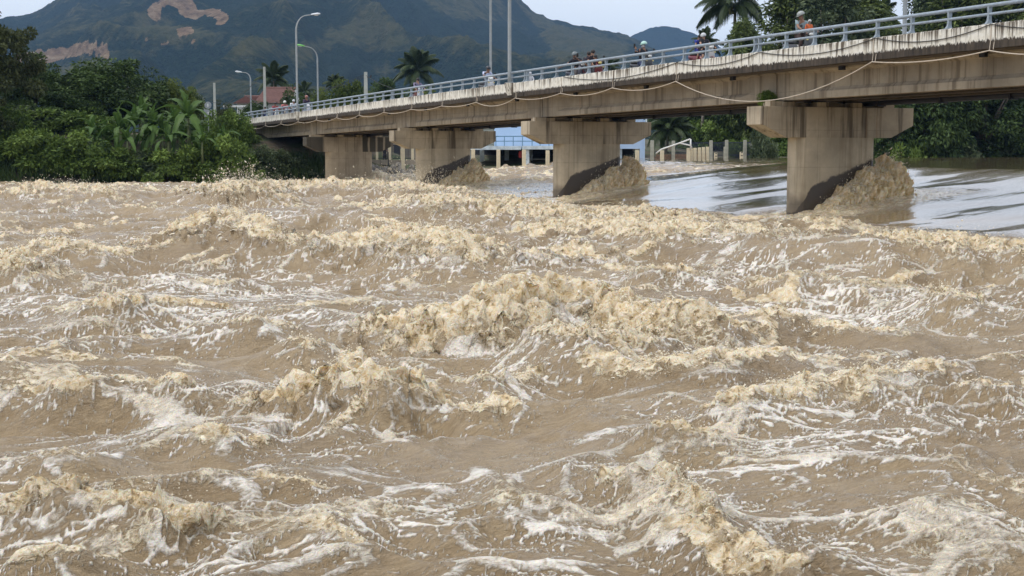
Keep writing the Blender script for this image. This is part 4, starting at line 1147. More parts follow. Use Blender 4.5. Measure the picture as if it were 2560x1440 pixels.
# bent white pipe
Yp = Yfar(1690, -4.0)
bp = thing('bent_pipe', 'bent white pipe frame leaning across the tall grey fence posts', 'pipe', at(1653, 374, Yp))
o0 = Vector(bp.location)
m = MB(); m.tube([at(1640, 384, Yp) - o0, at(1653, 373.5, Yp) - o0, at(1700, 357.5, Yp - 0.3) - o0, at(1726, 347.5, Yp - 0.5) - o0], 0.07, 8)
m.build('long_arm', M_WHITE, bp, True)
m = MB(); m.tube([at(1726.5, 347.5, Yp - 0.5) - o0, at(1727, 374, Yp - 0.5) - o0], 0.07, 8); m.build('upright', M_WHITE, bp, True)
m = MB(); m.tube([at(1700, 358, Yp - 0.3) - o0, at(1727, 364, Yp - 0.5) - o0, at(1730, 369, Yp - 0.5) - o0], 0.06, 8); m.build('brace', M_WHITE, bp, True)

# yard under the left part of the bridge
YW = 110.5
yw = thing('yard_fence', 'concrete beam with pale posts and dark bar panels under the left bridge part', 'fence', at(980, 412, YW))
o0 = Vector(yw.location)
def yb(u0, u1, v0, v1, y0, y1, nm, mat):
    m = MB(); a_ = at(u0, v1, YW) - o0; b_ = at(u1, v0, YW) - o0
    m.box(a_.x, b_.x, y0, y1, a_.z, b_.z); return m.build(nm, mat, yw)
yb(925, 1045, 399.5, 412, 0.0, 0.35, 'beam', M_WALLG)
for u in (942, 1004): yb(u - 2.5, u + 2.5, 372, 399.4, 0.05, 0.3, 'post', M_CREAM)
for u, vt in ((974, 356), (1031, 356)): yb(u - 3, u + 3, vt, 399.4, 0.02, 0.3, 'post', M_CREAM)
for u0, u1 in ((930, 971), (978, 1001), (1007, 1028)):
    yb(u0, u1, 363, 365, 0.1, 0.16, 'panel_rail', M_NAVY); yb(u0, u1, 395, 397, 0.1, 0.16, 'panel_rail', M_NAVY)
    k = u0
    while k < u1: yb(k, k + 0.8, 365, 395, 0.11, 0.15, 'panel_bar', M_NAVY); k += 3.4
post_thing('cream_post', 1008, 358, 442, 107.0, 8.5, 'tall cream post in front of the yard fence, left of the second farthest pier', G1, M_CREAM)
post_thing('thin_post', 971, 380, 436, 107.5, 2.6, 'thin dark pole standing in the stones before the yard fence', 'poles by the yard fence', M_NAVY)
yd = thing('yard_house', 'grey yard house behind the dark bars under the left part of the bridge', 'building', at(980, 400, 121))
o1 = Vector(yd.location)
a_ = at(915, 410, 121) - o1; b_ = at(1120, 335, 121) - o1
m = MB(); m.box(a_.x, b_.x, 0, 5, a_.z - 1, b_.z); m.build('wall', M_WALLG, yd)
for u0, u1 in ((935, 955), (985, 1000), (1055, 1075)):
    a2_ = at(u0, 398, 121) - o1; b2_ = at(u1, 362, 121) - o1
    m = MB(); m.box(a2_.x, b2_.x, -0.06, -0.003, a2_.z, b2_.z); m.build('door' if u0 == 935 else 'window', M_INSIDE, yd)
m = MB(); m.box(a_.x - 0.4, b_.x + 0.4, -0.6, 5.4, b_.z + 0.002, b_.z + 0.2); m.build('roof', M_GREYPOST, yd)
rr = thing('riprap', 'heap of grey boulders below the yard fence at the far bank', 'stones', at(985, 436, 109.5))
o0 = Vector(rr.location); M_STONE = paint('river_stone', (0.20, 0.185, 0.16), 0.85, 0.45, 2.5, bump=0.4)
def stone_mesh(seed):
    r = random.Random(seed); bm = bmesh.new(); bmesh.ops.create_icosphere(bm, subdivisions=2, radius=1.0)
    for v in bm.verts:
        n_ = 1 + 0.22 * math.sin(v.co.x * 3 + seed) * math.cos(v.co.y * 2.7 - seed) + r.uniform(-0.07, 0.07); v.co *= n_; v.co.z *= 0.66
    me = bpy.data.meshes.new('stone'); bm.to_mesh(me); bm.free(); me.materials.append(M_STONE); return me
ST = [stone_mesh(k) for k in range(4)]
for k in range(120):
    u = random.uniform(770, 1045); v = random.uniform(414, 446)
    Y = 104.5 + (446 - v) / 32 * 5.5 + (2.5 if u < 900 else 0)
    s_ = random.uniform(0.22, 0.55)
    link('stone', ST[k % 4], rr, at(u, v, Y) - o0 + Vector((0, 0, -0.1)), (random.uniform(0, 3), random.uniform(0, 3), random.uniform(0, 6)), s_)

# ------------------------------------------------------------------ tiled houses, poles, wires, sign
M_TILE = paint('red_brown_roof_tile', (0.19, 0.098, 0.082), 0.75, 0.25, 3)
M_HWALL = paint('white_house_wall', (0.62, 0.62, 0.60), 0.85, 0.15, 2)
def tiled_house(label, u0, u1, v_ridge, v_eave, v_base, Y, hip_l=0, hip_r=0, depth=4.0):
    c = at((u0 + u1) / 2, v_base, Y); th = thing('tiled_house', label, 'house', c)
    X0, X1 = px(u0, Y) - c.x, px(u1, Y) - c.x
    ze, zr = at(0, v_eave, Y).z - c.z, at(0, v_ridge, Y).z - c.z
    m = MB(); m.box(X0 + 0.4, X1 - 0.3, 0.6, depth * 2 - 0.6, -1.5, ze + 0.05); m.build('wall', M_HWALL, th)
    hl, hr = hip_l * Y / FPX, hip_r * Y / FPX
    m = MB(); m.add([(X0 + 0.1, 0.1, ze), (X1 - 0.1, 0.1, ze), (X1 - hr, depth, zr), (X0 + hl, depth, zr), (X0 + 0.1, depth * 2, ze), (X1 - 0.1, depth * 2, ze)], [(0, 1, 2, 3), (3, 2, 5, 4), (0, 3, 4), (1, 5, 2)])
    rf = m.build('roof', M_HWALL, th)
    nrow = 13
    for k in range(nrow):
        f0, f1 = k / nrow, (k + 1.12) / nrow
        def pt(f, e):
            return ((X0 + hl * f) if e == 0 else (X1 - hr * f), depth * f, ze + (zr - ze) * f)
        a_, b_, c_, d_ = pt(f0, 0), pt(f0, 1), pt(min(f1, 1), 1), pt(min(f1, 1), 0)
        up = 0.10; m = MB()
        m.add([a_, b_, (b_[0], b_[1] - 0.02, b_[2] + up), (a_[0], a_[1] - 0.02, a_[2] + up), d_, c_, (c_[0], c_[1], c_[2] + 0.02), (d_[0], d_[1], d_[2] + 0.02)],
              [(0, 1, 2, 3), (3, 2, 6, 7), (0, 3, 7, 4), (1, 5, 6, 2)])
        m.build('tile_course', M_TILE, rf)
    m = MB(); m.tube([(X0 + hl - 0.05, depth, zr + 0.06), (X1 - hr + 0.15, depth, zr + 0.06)], 0.12, 8); m.build('ridge_cap', M_TILE, rf)
    return th
h1 = tiled_house('house with the larger red tiled roof behind the bridge end', 641, 737, 217, 258, 275, 175, hip_l=14, hip_r=6)
tiled_house('house with the smaller red tiled roof left of the larger one', 588, 664, 239, 259, 276, 182, hip_l=16, hip_r=8)
p = at(590, 266, 170); cn = thing('awning', 'white awning strip in front of the smaller tiled roof', 'awning', p)
m = MB(); m.box(-1.4, 1.4, -0.9, 0.9, -0.12, 0.10); m.build('sheet', M_WHITE, cn)
for x in (-1.3, 1.3):
    m = MB(); m.box(x - 0.05, x + 0.05, -0.8, -0.7, -3.0, -0.12); m.build('leg', M_GALV, cn)

M_CPOLE = paint('concrete_pole', (0.46, 0.47, 0.43), 0.85, 0.15, 3)
def cpole(u, vt, Y, w_px, label, vb=300, arms=True):
    p = at(u, vb, Y); h = at(u, vt, Y).z - p.z; w = w_px * Y / FPX / 2
    th = thing('power_pole', label, 'pole', p, 0, 'concrete power poles')
    m = MB(); m.sweep([[(-w * k, -w * k, z), (w * k, -w * k, z), (w * k, w * k, z), (-w * k, w * k, z)] for z, k in ((-1.5, 1.15), (h, 0.85))]); m.build('shaft', M_CPOLE, th)
    if arms:
        m = MB(); m.box(-0.05, 0.55, -0.04, 0.04, h - 0.55, h - 0.47); m.build('bracket', M_NAVY, th)
        m = MB(); m.tube([(0.5, 0, h - 0.47), (0.5, 0, h - 0.3)], 0.06, 8); m.build('insulator', M_TICK, th)
    return th, p + Vector((0, 0, h))
_, t1 = cpole(915, 180, 132, 9, 'thick concrete pole with slanting wires behind the left half of the bridge', 262)
_, t2 = cpole(663, 167, 121, 6, 'slim concrete pole rising by the end of the parapet, bare top', 300, False)
_, t3 = cpole(537.5, 207, 150, 5.5, 'slim concrete pole behind the square sign panel', 290, False)
def wire(a, b, sag, label):
    o = thing('wire', label, 'wire', a); m = MB()
    m.tube([(b - a) * (k / 16) + Vector((0, 0, -sag * 4 * (k / 16) * (1 - k / 16))) for k in range(17)], 0.022, 4); m.build('strand', M_CABLE, o)
wire(t1 + Vector((0, 0, -0.3)), at(1000, 225, 118), 0.2, 'black wire falling from the thick concrete pole to the right')
wire(t1 + Vector((0, 0, -0.2)), at(640, 262, 150), 0.5, 'black wire falling from the thick concrete pole to the tiled house')
wire(t1 + Vector((0, 0, -0.35)), at(800, 222, 150), 0.3, 'second black wire running left from the thick concrete pole')
wire(at(440, 253, 150), at(663, 256, 121.2), 0.1, 'pale lines strung low between the creeper dome and the slim pole')
wire(at(560, 262, 150), at(668, 176, 121.2), 0.3, 'black stay rising to the top of the slim concrete pole')
wire(at(610, 235, 140), at(700, 290, 116), 0.1, 'guy wire slanting down behind the slim pole by the bridge end')

M_SIGN = paint('weathered_sign_back', (0.30, 0.32, 0.34), 0.6, 0.15, 4)
ps = at(521, 300, 106); sg = thing('road_sign', 'round grey sign above a square panel, both with a white bar', 'sign', ps)
def sz_(v): return at(521, v, 106).z - ps.z
m = MB(); m.tube([(0, 0, -2.6), (0, 0, sz_(256))], 0.035, 8); m.build('pole', M_GALV, sg)
m = MB(); m.tube([(0, -0.04, sz_(263)), (0, -0.065, sz_(263))], 0.27, 24); rd = m.build('round_plate', M_SIGN, sg)
m = MB(); m.box(-0.035, 0.035, -0.085, -0.066, sz_(267), sz_(259.5)); m.build('white_bar', M_WHITE, rd)
m = MB(); m.box(-0.2, 0.2, -0.08, -0.066, sz_(263) - 0.012, sz_(263) + 0.012); m.build('brace', M_GALV, rd)
m = MB(); m.box(-0.29, 0.29, -0.065, -0.04, sz_(292), sz_(273.5)); sq = m.build('square_plate', M_SIGN, sg)
m = MB(); m.box(-0.03, 0.05, -0.085, -0.066, sz_(289), sz_(280)); m.build('white_bar', M_WHITE, sq)

# litter caught on the dark right bank
M_BAG = paint('plastic_bag', (0.55, 0.56, 0.58), 0.5, 0.3, 6)
for u, lb in ((2268, 'crumpled pale bag on the dark bank right of the near pier'), (2335, 'grey bundle on the dark bank, second from the near pier'), (2406, 'pale crumpled bag in the middle of the dark right bank'), (2522, 'pale scrap of litter near the right end of the dark bank')):
    X, Y = foot(u, -1.0); o = thing('plastic_bag', lb, 'bag', at(u, 386 - (u - 2268) * 0.03, Y), random.uniform(0, 3), 'litter on the dark right bank')
    link('film', ST[int(u) % 4].copy(), o, None, None, (0.28, 0.2, 0.22)).data.materials[0] = M_BAG
# ------------------------------------------------------------------ riders and scooters
M_SKIN = paint('skin', (0.30, 0.165, 0.105), 0.6, 0.1, 6)
M_SKINL = paint('light_skin', (0.42, 0.25, 0.17), 0.6, 0.1, 6)
M_HAIR = paint('black_hair', (0.012, 0.010, 0.010), 0.5, 0.2, 20)
M_EYE = paint('eye', (0.02, 0.015, 0.012), 0.3, 0.1, 5)
M_LIP = paint('lip', (0.22, 0.09, 0.08), 0.6, 0.1, 5)
M_SHOE = paint('shoe', (0.04, 0.035, 0.03), 0.7, 0.2, 5)
M_CHROME = paint('chrome', (0.6, 0.6, 0.6), 0.2, 0.1, 5, metal=0.9)
M_SEAT = paint('vinyl_seat', (0.02, 0.02, 0.022), 0.5, 0.2, 6)
M_LIGHT = paint('headlight_glass', (0.75, 0.75, 0.72), 0.1, 0.05, 5)
M_LIGHTY = paint('yellow_headlight_glass', (0.75, 0.62, 0.20), 0.1, 0.05, 5)
_cache = {}
def cloth(c):
    if c not in _cache: _cache[c] = paint('cloth', c, 0.9, 0.25, 7)
    return _cache[c]
def lacquer(c):
    if ('l', c) not in _cache: _cache[('l', c)] = paint('lacquer', c, 0.28, 0.1, 5)
    return _cache[('l', c)]

def skin_obj(name, pts, edges, rad, mat, parent, sub=1):
    me = bpy.data.meshes.new(name); me.from_pydata([tuple(p) for p in pts], edges, [])
    o = bpy.data.objects.new(name, me); COL.objects.link(o)
    md = o.modifiers.new('s', 'SKIN'); md.use_smooth_shade = True
    sv = me.skin_vertices[0].data
    for i, r in enumerate(rad):
        sv[i].radius = (r, r) if not isinstance(r, tuple) else r
        sv[i].use_root = (i == 0)
    ss = o.modifiers.new('u', 'SUBSURF'); ss.levels = sub; ss.render_levels = sub
    dg = bpy.context.evaluated_depsgraph_get()
    nm = bpy.data.meshes.new_from_object(o.evaluated_get(dg))
    bpy.data.objects.remove(o); bpy.data.meshes.remove(me)
    nm.name = name; nm.materials.clear(); nm.materials.append(mat)
    nm.polygons.foreach_set('use_smooth', [True] * len(nm.polygons))
    return link(name, nm, parent)

def hand_mesh(p, d, side, curl=0.6):
    """palm, four unequal bent fingers and a thumb leaving the side of the palm"""
    p, d = Vector(p), Vector(d).normalized(); up = Vector((0, 0, 1)); s = d.cross(up)
    if s.length < 0.1: s = Vector((0, 1, 0))
    s.normalize(); n = s.cross(d).normalized()
    m = MB(); m.ball(p + d * 0.045, 0.045, 8, 6, (1, 1, 0.62), Matrix((d, s, n)).transposed())
    for k, ln in enumerate((0.070, 0.080, 0.074, 0.058)):
        b = p + d * 0.08 + s * (-0.030 + 0.02 * k)
        m.tube([b, b + d * ln * 0.45 - n * ln * 0.12 * curl, b + d * ln * 0.75 - n * ln * 0.5 * curl, b + d * ln * 0.7 - n * ln * 0.9 * curl], [0.0095, 0.009, 0.0085, 0.006], 6)
    b = p + d * 0.03 - s * side * 0.038
    m.tube([b, b - s * side * 0.026 + d * 0.022, b - s * side * 0.03 + d * 0.05 - n * 0.02 * curl], [0.011, 0.010, 0.007], 6)
    return m

def person(label, loc, rotz, P, shirt, pants, head='helmet', headcol=(0.3, 0.33, 0.33), yaw=-1.2, nod=0.25, skin=None, sc=1.0, mask=None, sleeves='short', short_pants=False, group='people on the bridge'):
    th = thing('person', label, 'person', loc, rotz, group)
    sc *= 0.97; th.scale = (sc, sc, sc)
    sk = skin or M_SKIN
    V = lambda k: Vector(P[k])
    J = ['pel', 'waist', 'chest', 'neck', 'head', 'shL', 'elL', 'haL', 'shR', 'elR', 'haR', 'hiL', 'knL', 'anL', 'hiR', 'knR', 'anR']
    pts = [V(k) for k in J]
    fd = Vector((math.cos(yaw) * math.cos(nod), math.sin(yaw) * math.cos(nod), -math.sin(nod)))    # where the face looks
    hc = V('head')
    pts.append(hc + Vector((0, 0, 0.085)) - fd * 0.015)      # crown of the head
    pts.append(hc + fd * 0.055 + Vector((0, 0, -0.075)))     # chin
    E = [(0, 1), (1, 2), (2, 3), (3, 4), (2, 5), (5, 6), (6, 7), (2, 8), (8, 9), (9, 10), (0, 11), (11, 12), (12, 13), (0, 14), (14, 15), (15, 16), (4, 17), (4, 18)]
    R = [0.125, 0.12, 0.135, 0.055, 0.098, 0.058, 0.043, 0.026, 0.058, 0.043, 0.026, 0.088, 0.060, 0.038, 0.088, 0.060, 0.038, 0.070, 0.045]
    skin_obj('body', pts, E, R, sk, th)
    # shirt and trousers follow the limbs, a little looser
    def mid(a, b, f): return V(a) + (V(b) - V(a)) * f
    ef = 0.62 if sleeves == 'short' else 1.0
    sp = [V('pel') + Vector((0, 0, 0.02)), V('waist'), V('chest'), mid('chest', 'neck', 0.72), V('shL'), mid('shL', 'elL', ef), V('shR'), mid('shR', 'elR', ef)]
    se = [(0, 1), (1, 2), (2, 3), (2, 4), (4, 5), (2, 6), (6, 7)]
    sr = [0.148, 0.145, 0.158, 0.075, 0.078, 0.066, 0.078, 0.066]
    if sleeves == 'long':
        sp += [mid('elL', 'haL', 0.92), mid('elR', 'haR', 0.92)]; se += [(5, 8), (7, 9)]; sr += [0.040, 0.040]
    skin_obj('shirt', sp, se, sr, cloth(shirt), th)
    kf = 0.95 if short_pants else 1.0
    tp = [V('pel') - Vector((0, 0, 0.02)), V('hiL'), mid('hiL', 'knL', kf), V('hiR'), mid('hiR', 'knR', kf)]
    te = [(0, 1), (1, 2), (0, 3), (3, 4)]; tr = [0.142, 0.105, 0.080, 0.105, 0.080]
    if not short_pants:
        tp += [mid('knL', 'anL', 0.93), mid('knR', 'anR', 0.93)]; te += [(2, 5), (4, 6)]; tr += [0.058, 0.058]
    skin_obj('trousers', tp, te, tr, cloth(pants), th)
    for sd_, h, e in ((1, 'haL', 'elL'), (-1, 'haR', 'elR')):
        hand_mesh(V(h), V(h) - V(e), sd_).build('hand', sk, th, True)
    for a in ('anL', 'anR'):
        m = MB(); m.ball(V(a) + Vector((0.06, 0, -0.045)), 0.12, 8, 6, (1, 0.42, 0.42)); m.build('shoe', M_SHOE, th, True)
    s = Vector((-math.sin(yaw), math.cos(yaw), 0)); upv = s.cross(fd) * -1.0
    upv = fd.cross(s)
    for d in (-1, 1):
        m = MB(); m.ball(hc + fd * 0.088 + s * 0.034 * d + upv * 0.012, 0.013, 6, 5); m.build('eye', M_EYE, th, True)
        m = MB(); m.ball(hc + s * 0.098 * d - upv * 0.01 - fd * 0.01, 0.028, 6, 5, (0.6, 0.5, 1.1)); m.build('ear', sk, th, True)
    m = MB(); m.ball(hc + fd * 0.100 - upv * 0.020, 0.018, 6, 5, (1, 1, 1.3)); m.build('nose', sk, th, True)
    rot = Matrix((fd, s, upv)).transposed()
    if mask is None:
        m = MB(); m.ball(hc + fd * 0.088 - upv * 0.058, 0.026, 8, 5, (0.5, 1.0, 0.35), rot); m.build('mouth', M_LIP, th, True)
    else:
        m = MB(); m.ball(hc + fd * 0.035 - upv * 0.045, 0.085, 10, 7, (0.95, 0.92, 0.72), rot); m.build('face_mask', cloth(mask), th, True)
    if head == 'helmet':
        m = MB(); m.ball(hc + upv * 0.035 - fd * 0.012, 0.135, 14, 8, (1.08, 0.98, 0.98), rot, -0.12); hm = m.build('helmet', lacquer(headcol), th, True)
        m = MB(); m.ball(hc + upv * 0.028 + fd * 0.085, 0.10, 10, 5, (0.95, 1.0, 0.16), rot); m.build('peak', lacquer(tuple(x * 0.7 for x in headcol)), hm, True)
        m = MB(); m.tube([hc + s * 0.11 + upv * 0.0, hc + s * 0.07 - upv * 0.11 + fd * 0.03, hc - s * 0.07 - upv * 0.11 + fd * 0.03, hc - s * 0.11], 0.008, 5); m.build('chin_strap', M_SEAT, hm)
    else:
        m = MB(); m.ball(hc + upv * 0.028 - fd * 0.022, 0.112, 12, 8, (1.0, 0.98, 1.0), rot, -0.55); m.build('hair', M_HAIR if head == 'hair' else cloth(headcol), th, True)
        if head == 'cap':
            m = MB(); m.ball(hc + upv * 0.05 + fd * 0.10, 0.08, 10, 4, (1, 0.9, 0.12), rot); m.build('cap_peak', cloth(headcol), th, True)
    return th

def riding(**kw):
    P = dict(pel=(-0.05, 0, 0.86), waist=(-0.03, 0, 1.0), chest=(0.02, 0, 1.22), neck=(0.05, 0, 1.40), head=(0.08, 0, 1.54),
             shL=(0.03, 0.19, 1.33), elL=(0.22, 0.27, 1.12), haL=(0.47, 0.28, 1.02), shR=(0.03, -0.19, 1.33), elR=(0.22, -0.27, 1.12), haR=(0.47, -0.28, 1.02),
             hiL=(0.02, 0.10, 0.84), knL=(0.40, 0.16, 0.76), anL=(0.30, 0.16, 0.38), hiR=(0.02, -0.10, 0.84), knR=(0.36, -0.22, 0.62), anR=(0.22, -0.28, 0.12))
    P.update(kw); return P
def seated_behind(**kw):
    P = riding(haL=(0.22, 0.14, 0.98), elL=(0.14, 0.26, 1.10), haR=(0.22, -0.14, 0.98), elR=(0.14, -0.26, 1.10)); P.update(kw); return P
def standing(**kw):
    P = dict(pel=(0, 0, 0.90), waist=(0, 0, 1.05), chest=(0.01, 0, 1.27), neck=(0.02, 0, 1.45), head=(0.04, 0, 1.59), shL=(0, 0.19, 1.39), elL=(-0.02, 0.26, 1.12), haL=(0.10, 0.25, 0.92),
             shR=(0, -0.19, 1.39), elR=(-0.02, -0.26, 1.12), haR=(0.10, -0.25, 0.92), hiL=(0, 0.10, 0.86), knL=(0.03, 0.11, 0.48), anL=(-0.02, 0.11, 0.10), hiR=(0, -0.10, 0.86), knR=(0.05, -0.12, 0.48), anR=(0.0, -0.12, 0.10))
    P.update(kw); return P

def scooter(label, loc, rotz, col, shield=None, light=M_LIGHT, seatmat=M_SEAT):
    th = thing('scooter', label, 'scooter', loc, rotz, 'scooters stopped on the bridge')
    th.scale = (0.97, 0.97, 0.97)
    body = lacquer(col); sh = lacquer(shield or col)
    for x in (-0.62, 0.66):
        m = MB(); n = 20; rp = [(x + 0.25 * math.cos(2 * math.pi * k / n), 0, 0.29 + 0.25 * math.sin(2 * math.pi * k / n)) for k in range(n + 1)]
        m.tube(rp, 0.042, 8, False); w = m.build('wheel', M_BLACK, th, True)
        m = MB(); m.tube([(x, -0.03, 0.29), (x, 0.03, 0.29)], 0.06, 10)
        for k in range(6):
            a = math.pi * k / 3; m.obox((x + 0.13 * math.cos(a), 0, 0.29 + 0.13 * math.sin(a)), (0.10 * math.cos(a), 0, 0.10 * math.sin(a)), (0, 0.012, 0), (-0.012 * math.sin(a), 0, 0.012 * math.cos(a)))
        m.build('rim', M_CHROME, w)
    m = MB(); m.prism([(-0.95, 0.66), (-0.90, 0.76), (-0.55, 0.74), (0.02, 0.70), (0.12, 0.52), (0.16, 0.38), (0.0, 0.30), (-0.35, 0.40), (-0.62, 0.52)], -0.15, 0.15, 0.7); m.build('tail_body', body, th, True)
    m = MB(); m.prism([(0.02, 0.40), (0.44, 0.40), (0.50, 0.33), (0.40, 0.24), (-0.05, 0.25)], -0.13, 0.13, 0.85); m.build('floor_board', M_SEAT, th)
    m = MB(); secs = []
    for z, x, w in ((0.30, 0.42, 0.10), (0.42, 0.46, 0.16), (0.62, 0.50, 0.22), (0.82, 0.50, 0.20), (0.98, 0.47, 0.13)):
        secs.append([(x, -w, z), (x + 0.07, -w * 0.55, z), (x + 0.10, 0, z), (x + 0.07, w * 0.55, z), (x, w, z), (x - 0.03, 0, z)])
    m.sweep(secs); m.build('leg_shield', sh, th, True)
    m = MB(); m.prism([(-0.86, 0.755), (-0.80, 0.84), (-0.30, 0.81), (0.0, 0.79), (0.06, 0.71), (-0.4, 0.745)], -0.13, 0.13, 0.8); m.build('seat', seatmat, th, True)
    m = MB(); secs = []
    for a in [math.pi * (0.10 + 0.75 * k / 8) for k in range(9)]:
        secs.append([(0.66 + r * math.cos(a), y, 0.29 + r * math.sin(a)) for r, y in ((0.33, -0.075), (0.345, 0), (0.33, 0.075), (0.315, 0))])
    m.sweep(secs); m.build('front_fender', body, th, True)
    for y in (-0.085, 0.085):
        m = MB(); m.tube([(0.66, y, 0.29), (0.50, y * 0.8, 0.80)], 0.022, 8); m.build('fork', M_CHROME, th)
    m = MB(); m.ball((0.50, 0, 1.02), 0.14, 12, 8, (1.0, 1.05, 0.75)); m.build('handlebar_cowl', sh, th, True)
    m = MB(); m.tube([(0.42, -0.34, 1.05), (0.46, -0.2, 1.04), (0.48, 0, 1.03), (0.46, 0.2, 1.04), (0.42, 0.34, 1.05)], 0.016, 8); hb = m.build('handlebar', M_SEAT, th)
    for y in (-1, 1):
        m = MB(); m.tube([(0.45, y * 0.22, 1.05), (0.43, y * 0.27, 1.24)], 0.008, 6); m.ball((0.42, y * 0.29, 1.28), 0.06, 10, 6, (0.3, 1, 0.7)); m.build('mirror', M_SEAT, th)
        m = MB(); m.ball((0.60, y * 0.15, 0.80), 0.045, 8, 6, (0.8, 1, 0.6)); m.build('indicator', M_LIGHTY, th, True)
    m = MB(); m.ball((0.60, 0, 0.99), 0.085, 12, 8, (0.6, 1.1, 0.75)); m.build('headlight', light, th, True)
    m = MB(); m.tube([(0.05, -0.12, 0.25), (-0.3, -0.17, 0.25), (-0.55, -0.19, 0.33), (-0.95, -0.20, 0.42)], [0.02, 0.025, 0.05, 0.055], 8); m.build('exhaust', M_CHROME, th, True)
    m = MB(); m.box(-0.97, -0.955, -0.09, 0.09, 0.46, 0.60); m.build('number_plate', M_WHITE, th)
    m = MB(); m.tube([(0.0, 0.1, 0.27), (0.08, 0.28, 0.02)], 0.012, 6); m.build('side_stand', M_CHROME, th)
    return th

HEAD = BA - math.pi / 2                                 # everyone heads towards the near end of the bridge
def spot(u, q, dx=0.0):
    s = on_bridge(u, q); p = bridge_to_world(q, s, deck_z(s) + 0.032); f = Vector((math.cos(HEAD), math.sin(HEAD), 0))
    return p + f * dx
def phone(label, base, rot, off):
    R_ = Matrix.Rotation(rot, 3, 'Z'); p = Vector(base) + R_ @ Vector(off)
    o = thing('phone', label, 'phone', p, rot); m = MB(); m.box(-0.006, 0.006, -0.04, 0.04, -0.085, 0.085); m.build('case', M_SEAT, o)
    m = MB(); m.box(0.0062, 0.0075, -0.035, 0.035, -0.078, 0.078); m.build('screen', M_EYE, o)

# rider in grey shirt with a child in orange
p = spot(1992, -2.1)
scooter('dark grey scooter with white stripes under the rider in the grey shirt', p, HEAD, (0.05, 0.052, 0.06), (0.09, 0.095, 0.10))
person('rider in grey blue T-shirt and grey helmet looking down at the river', p + Vector((0, 0, 0.12)), HEAD, riding(chest=(0.07, -0.03, 1.22), neck=(0.12, -0.06, 1.40), head=(0.13, -0.10, 1.53)), (0.27, 0.36, 0.38), (0.055, 0.035, 0.03), 'helmet', (0.33, 0.35, 0.33), yaw=-1.75, nod=0.45)
person('small child in bright orange jacket and pale cap before the rider in grey', p + Vector((math.cos(HEAD), math.sin(HEAD), 0)) * 0.46 + Vector((0, 0, 0.52)), HEAD, standing(), (0.72, 0.16, 0.05), (0.62, 0.14, 0.05), 'cap', (0.55, 0.56, 0.55), yaw=-1.2, sc=0.56, sleeves='long')
# adult and child on a red and white scooter
p = spot(1752, -2.3)
scooter('dark red and white scooter carrying an adult in white helmet and a child in blue', p, HEAD, (0.16, 0.02, 0.03), (0.60, 0.58, 0.56))
person('rider in white helmet and dark shirt with bare knees, child behind', p + Vector((0, 0, 0.14)), HEAD, riding(chest=(0.0, 0, 1.20), neck=(0.02, 0, 1.37), head=(0.03, -0.02, 1.50)), (0.025, 0.025, 0.035), (0.04, 0.03, 0.04), 'helmet', (0.55, 0.57, 0.58), yaw=-0.9, skin=M_SKINL, sc=0.86, short_pants=True)
person('black haired child in royal blue clothes behind the rider in white helmet', p - Vector((math.cos(HEAD), math.sin(HEAD), 0)) * 0.33 + Vector((0, 0, 0.34)), HEAD, seated_behind(), (0.03, 0.05, 0.30), (0.03, 0.04, 0.22), 'hair', yaw=-1.5, skin=M_SKINL, sc=0.70, short_pants=True)
# masked rider with phone
p = spot(1603, -2.2)
scooter('black motor scooter facing right with lit looking headlight, masked rider', p, HEAD, (0.02, 0.02, 0.025), (0.07, 0.07, 0.075))
person('rider in mint green helmet and white face mask photographing with a phone', p + Vector((0, 0, -0.06)), HEAD, riding(elR=(-0.02, -0.34, 1.12), haR=(-0.03, -0.33, 1.34), elL=(0.12, 0.1, 1.1), haL=(0.04, -0.24, 1.24), chest=(0.0, -0.03, 1.22)), (0.02, 0.022, 0.032), (0.035, 0.05, 0.11), 'helmet', (0.42, 0.66, 0.58), yaw=-1.7, nod=0.15, mask=(0.75, 0.70, 0.70), sleeves='long')
phone('black phone held up by the rider in mint green helmet', p + Vector((0, 0, -0.06)), HEAD, (-0.05, -0.36, 1.46))
# rider resting an arm on the rail
p = spot(1440, -2.45)
scooter('dark motor scooter under the rider resting an arm on the rail', p, HEAD, (0.03, 0.03, 0.05), (0.10, 0.10, 0.13))
person('rider in grey helmet and black shirt, one arm on the rail, phone raised', p + Vector((0, 0, -0.05)), HEAD, riding(shR=(-0.06, -0.19, 1.28), elR=(-0.28, -0.40, 1.06), haR=(-0.42, -0.62, 0.96), elL=(0.28, 0.10, 1.12), haL=(0.30, -0.10, 1.30), chest=(0.03, -0.08, 1.18), neck=(0.06, -0.12, 1.35), head=(0.08, -0.15, 1.49)), (0.02, 0.02, 0.03), (0.10, 0.085, 0.085), 'helmet', (0.16, 0.19, 0.20), yaw=-0.9, nod=0.2)
phone('black phone raised by the rider resting an arm on the rail', p + Vector((0, 0, -0.05)), HEAD, (0.33, -0.13, 1.43))
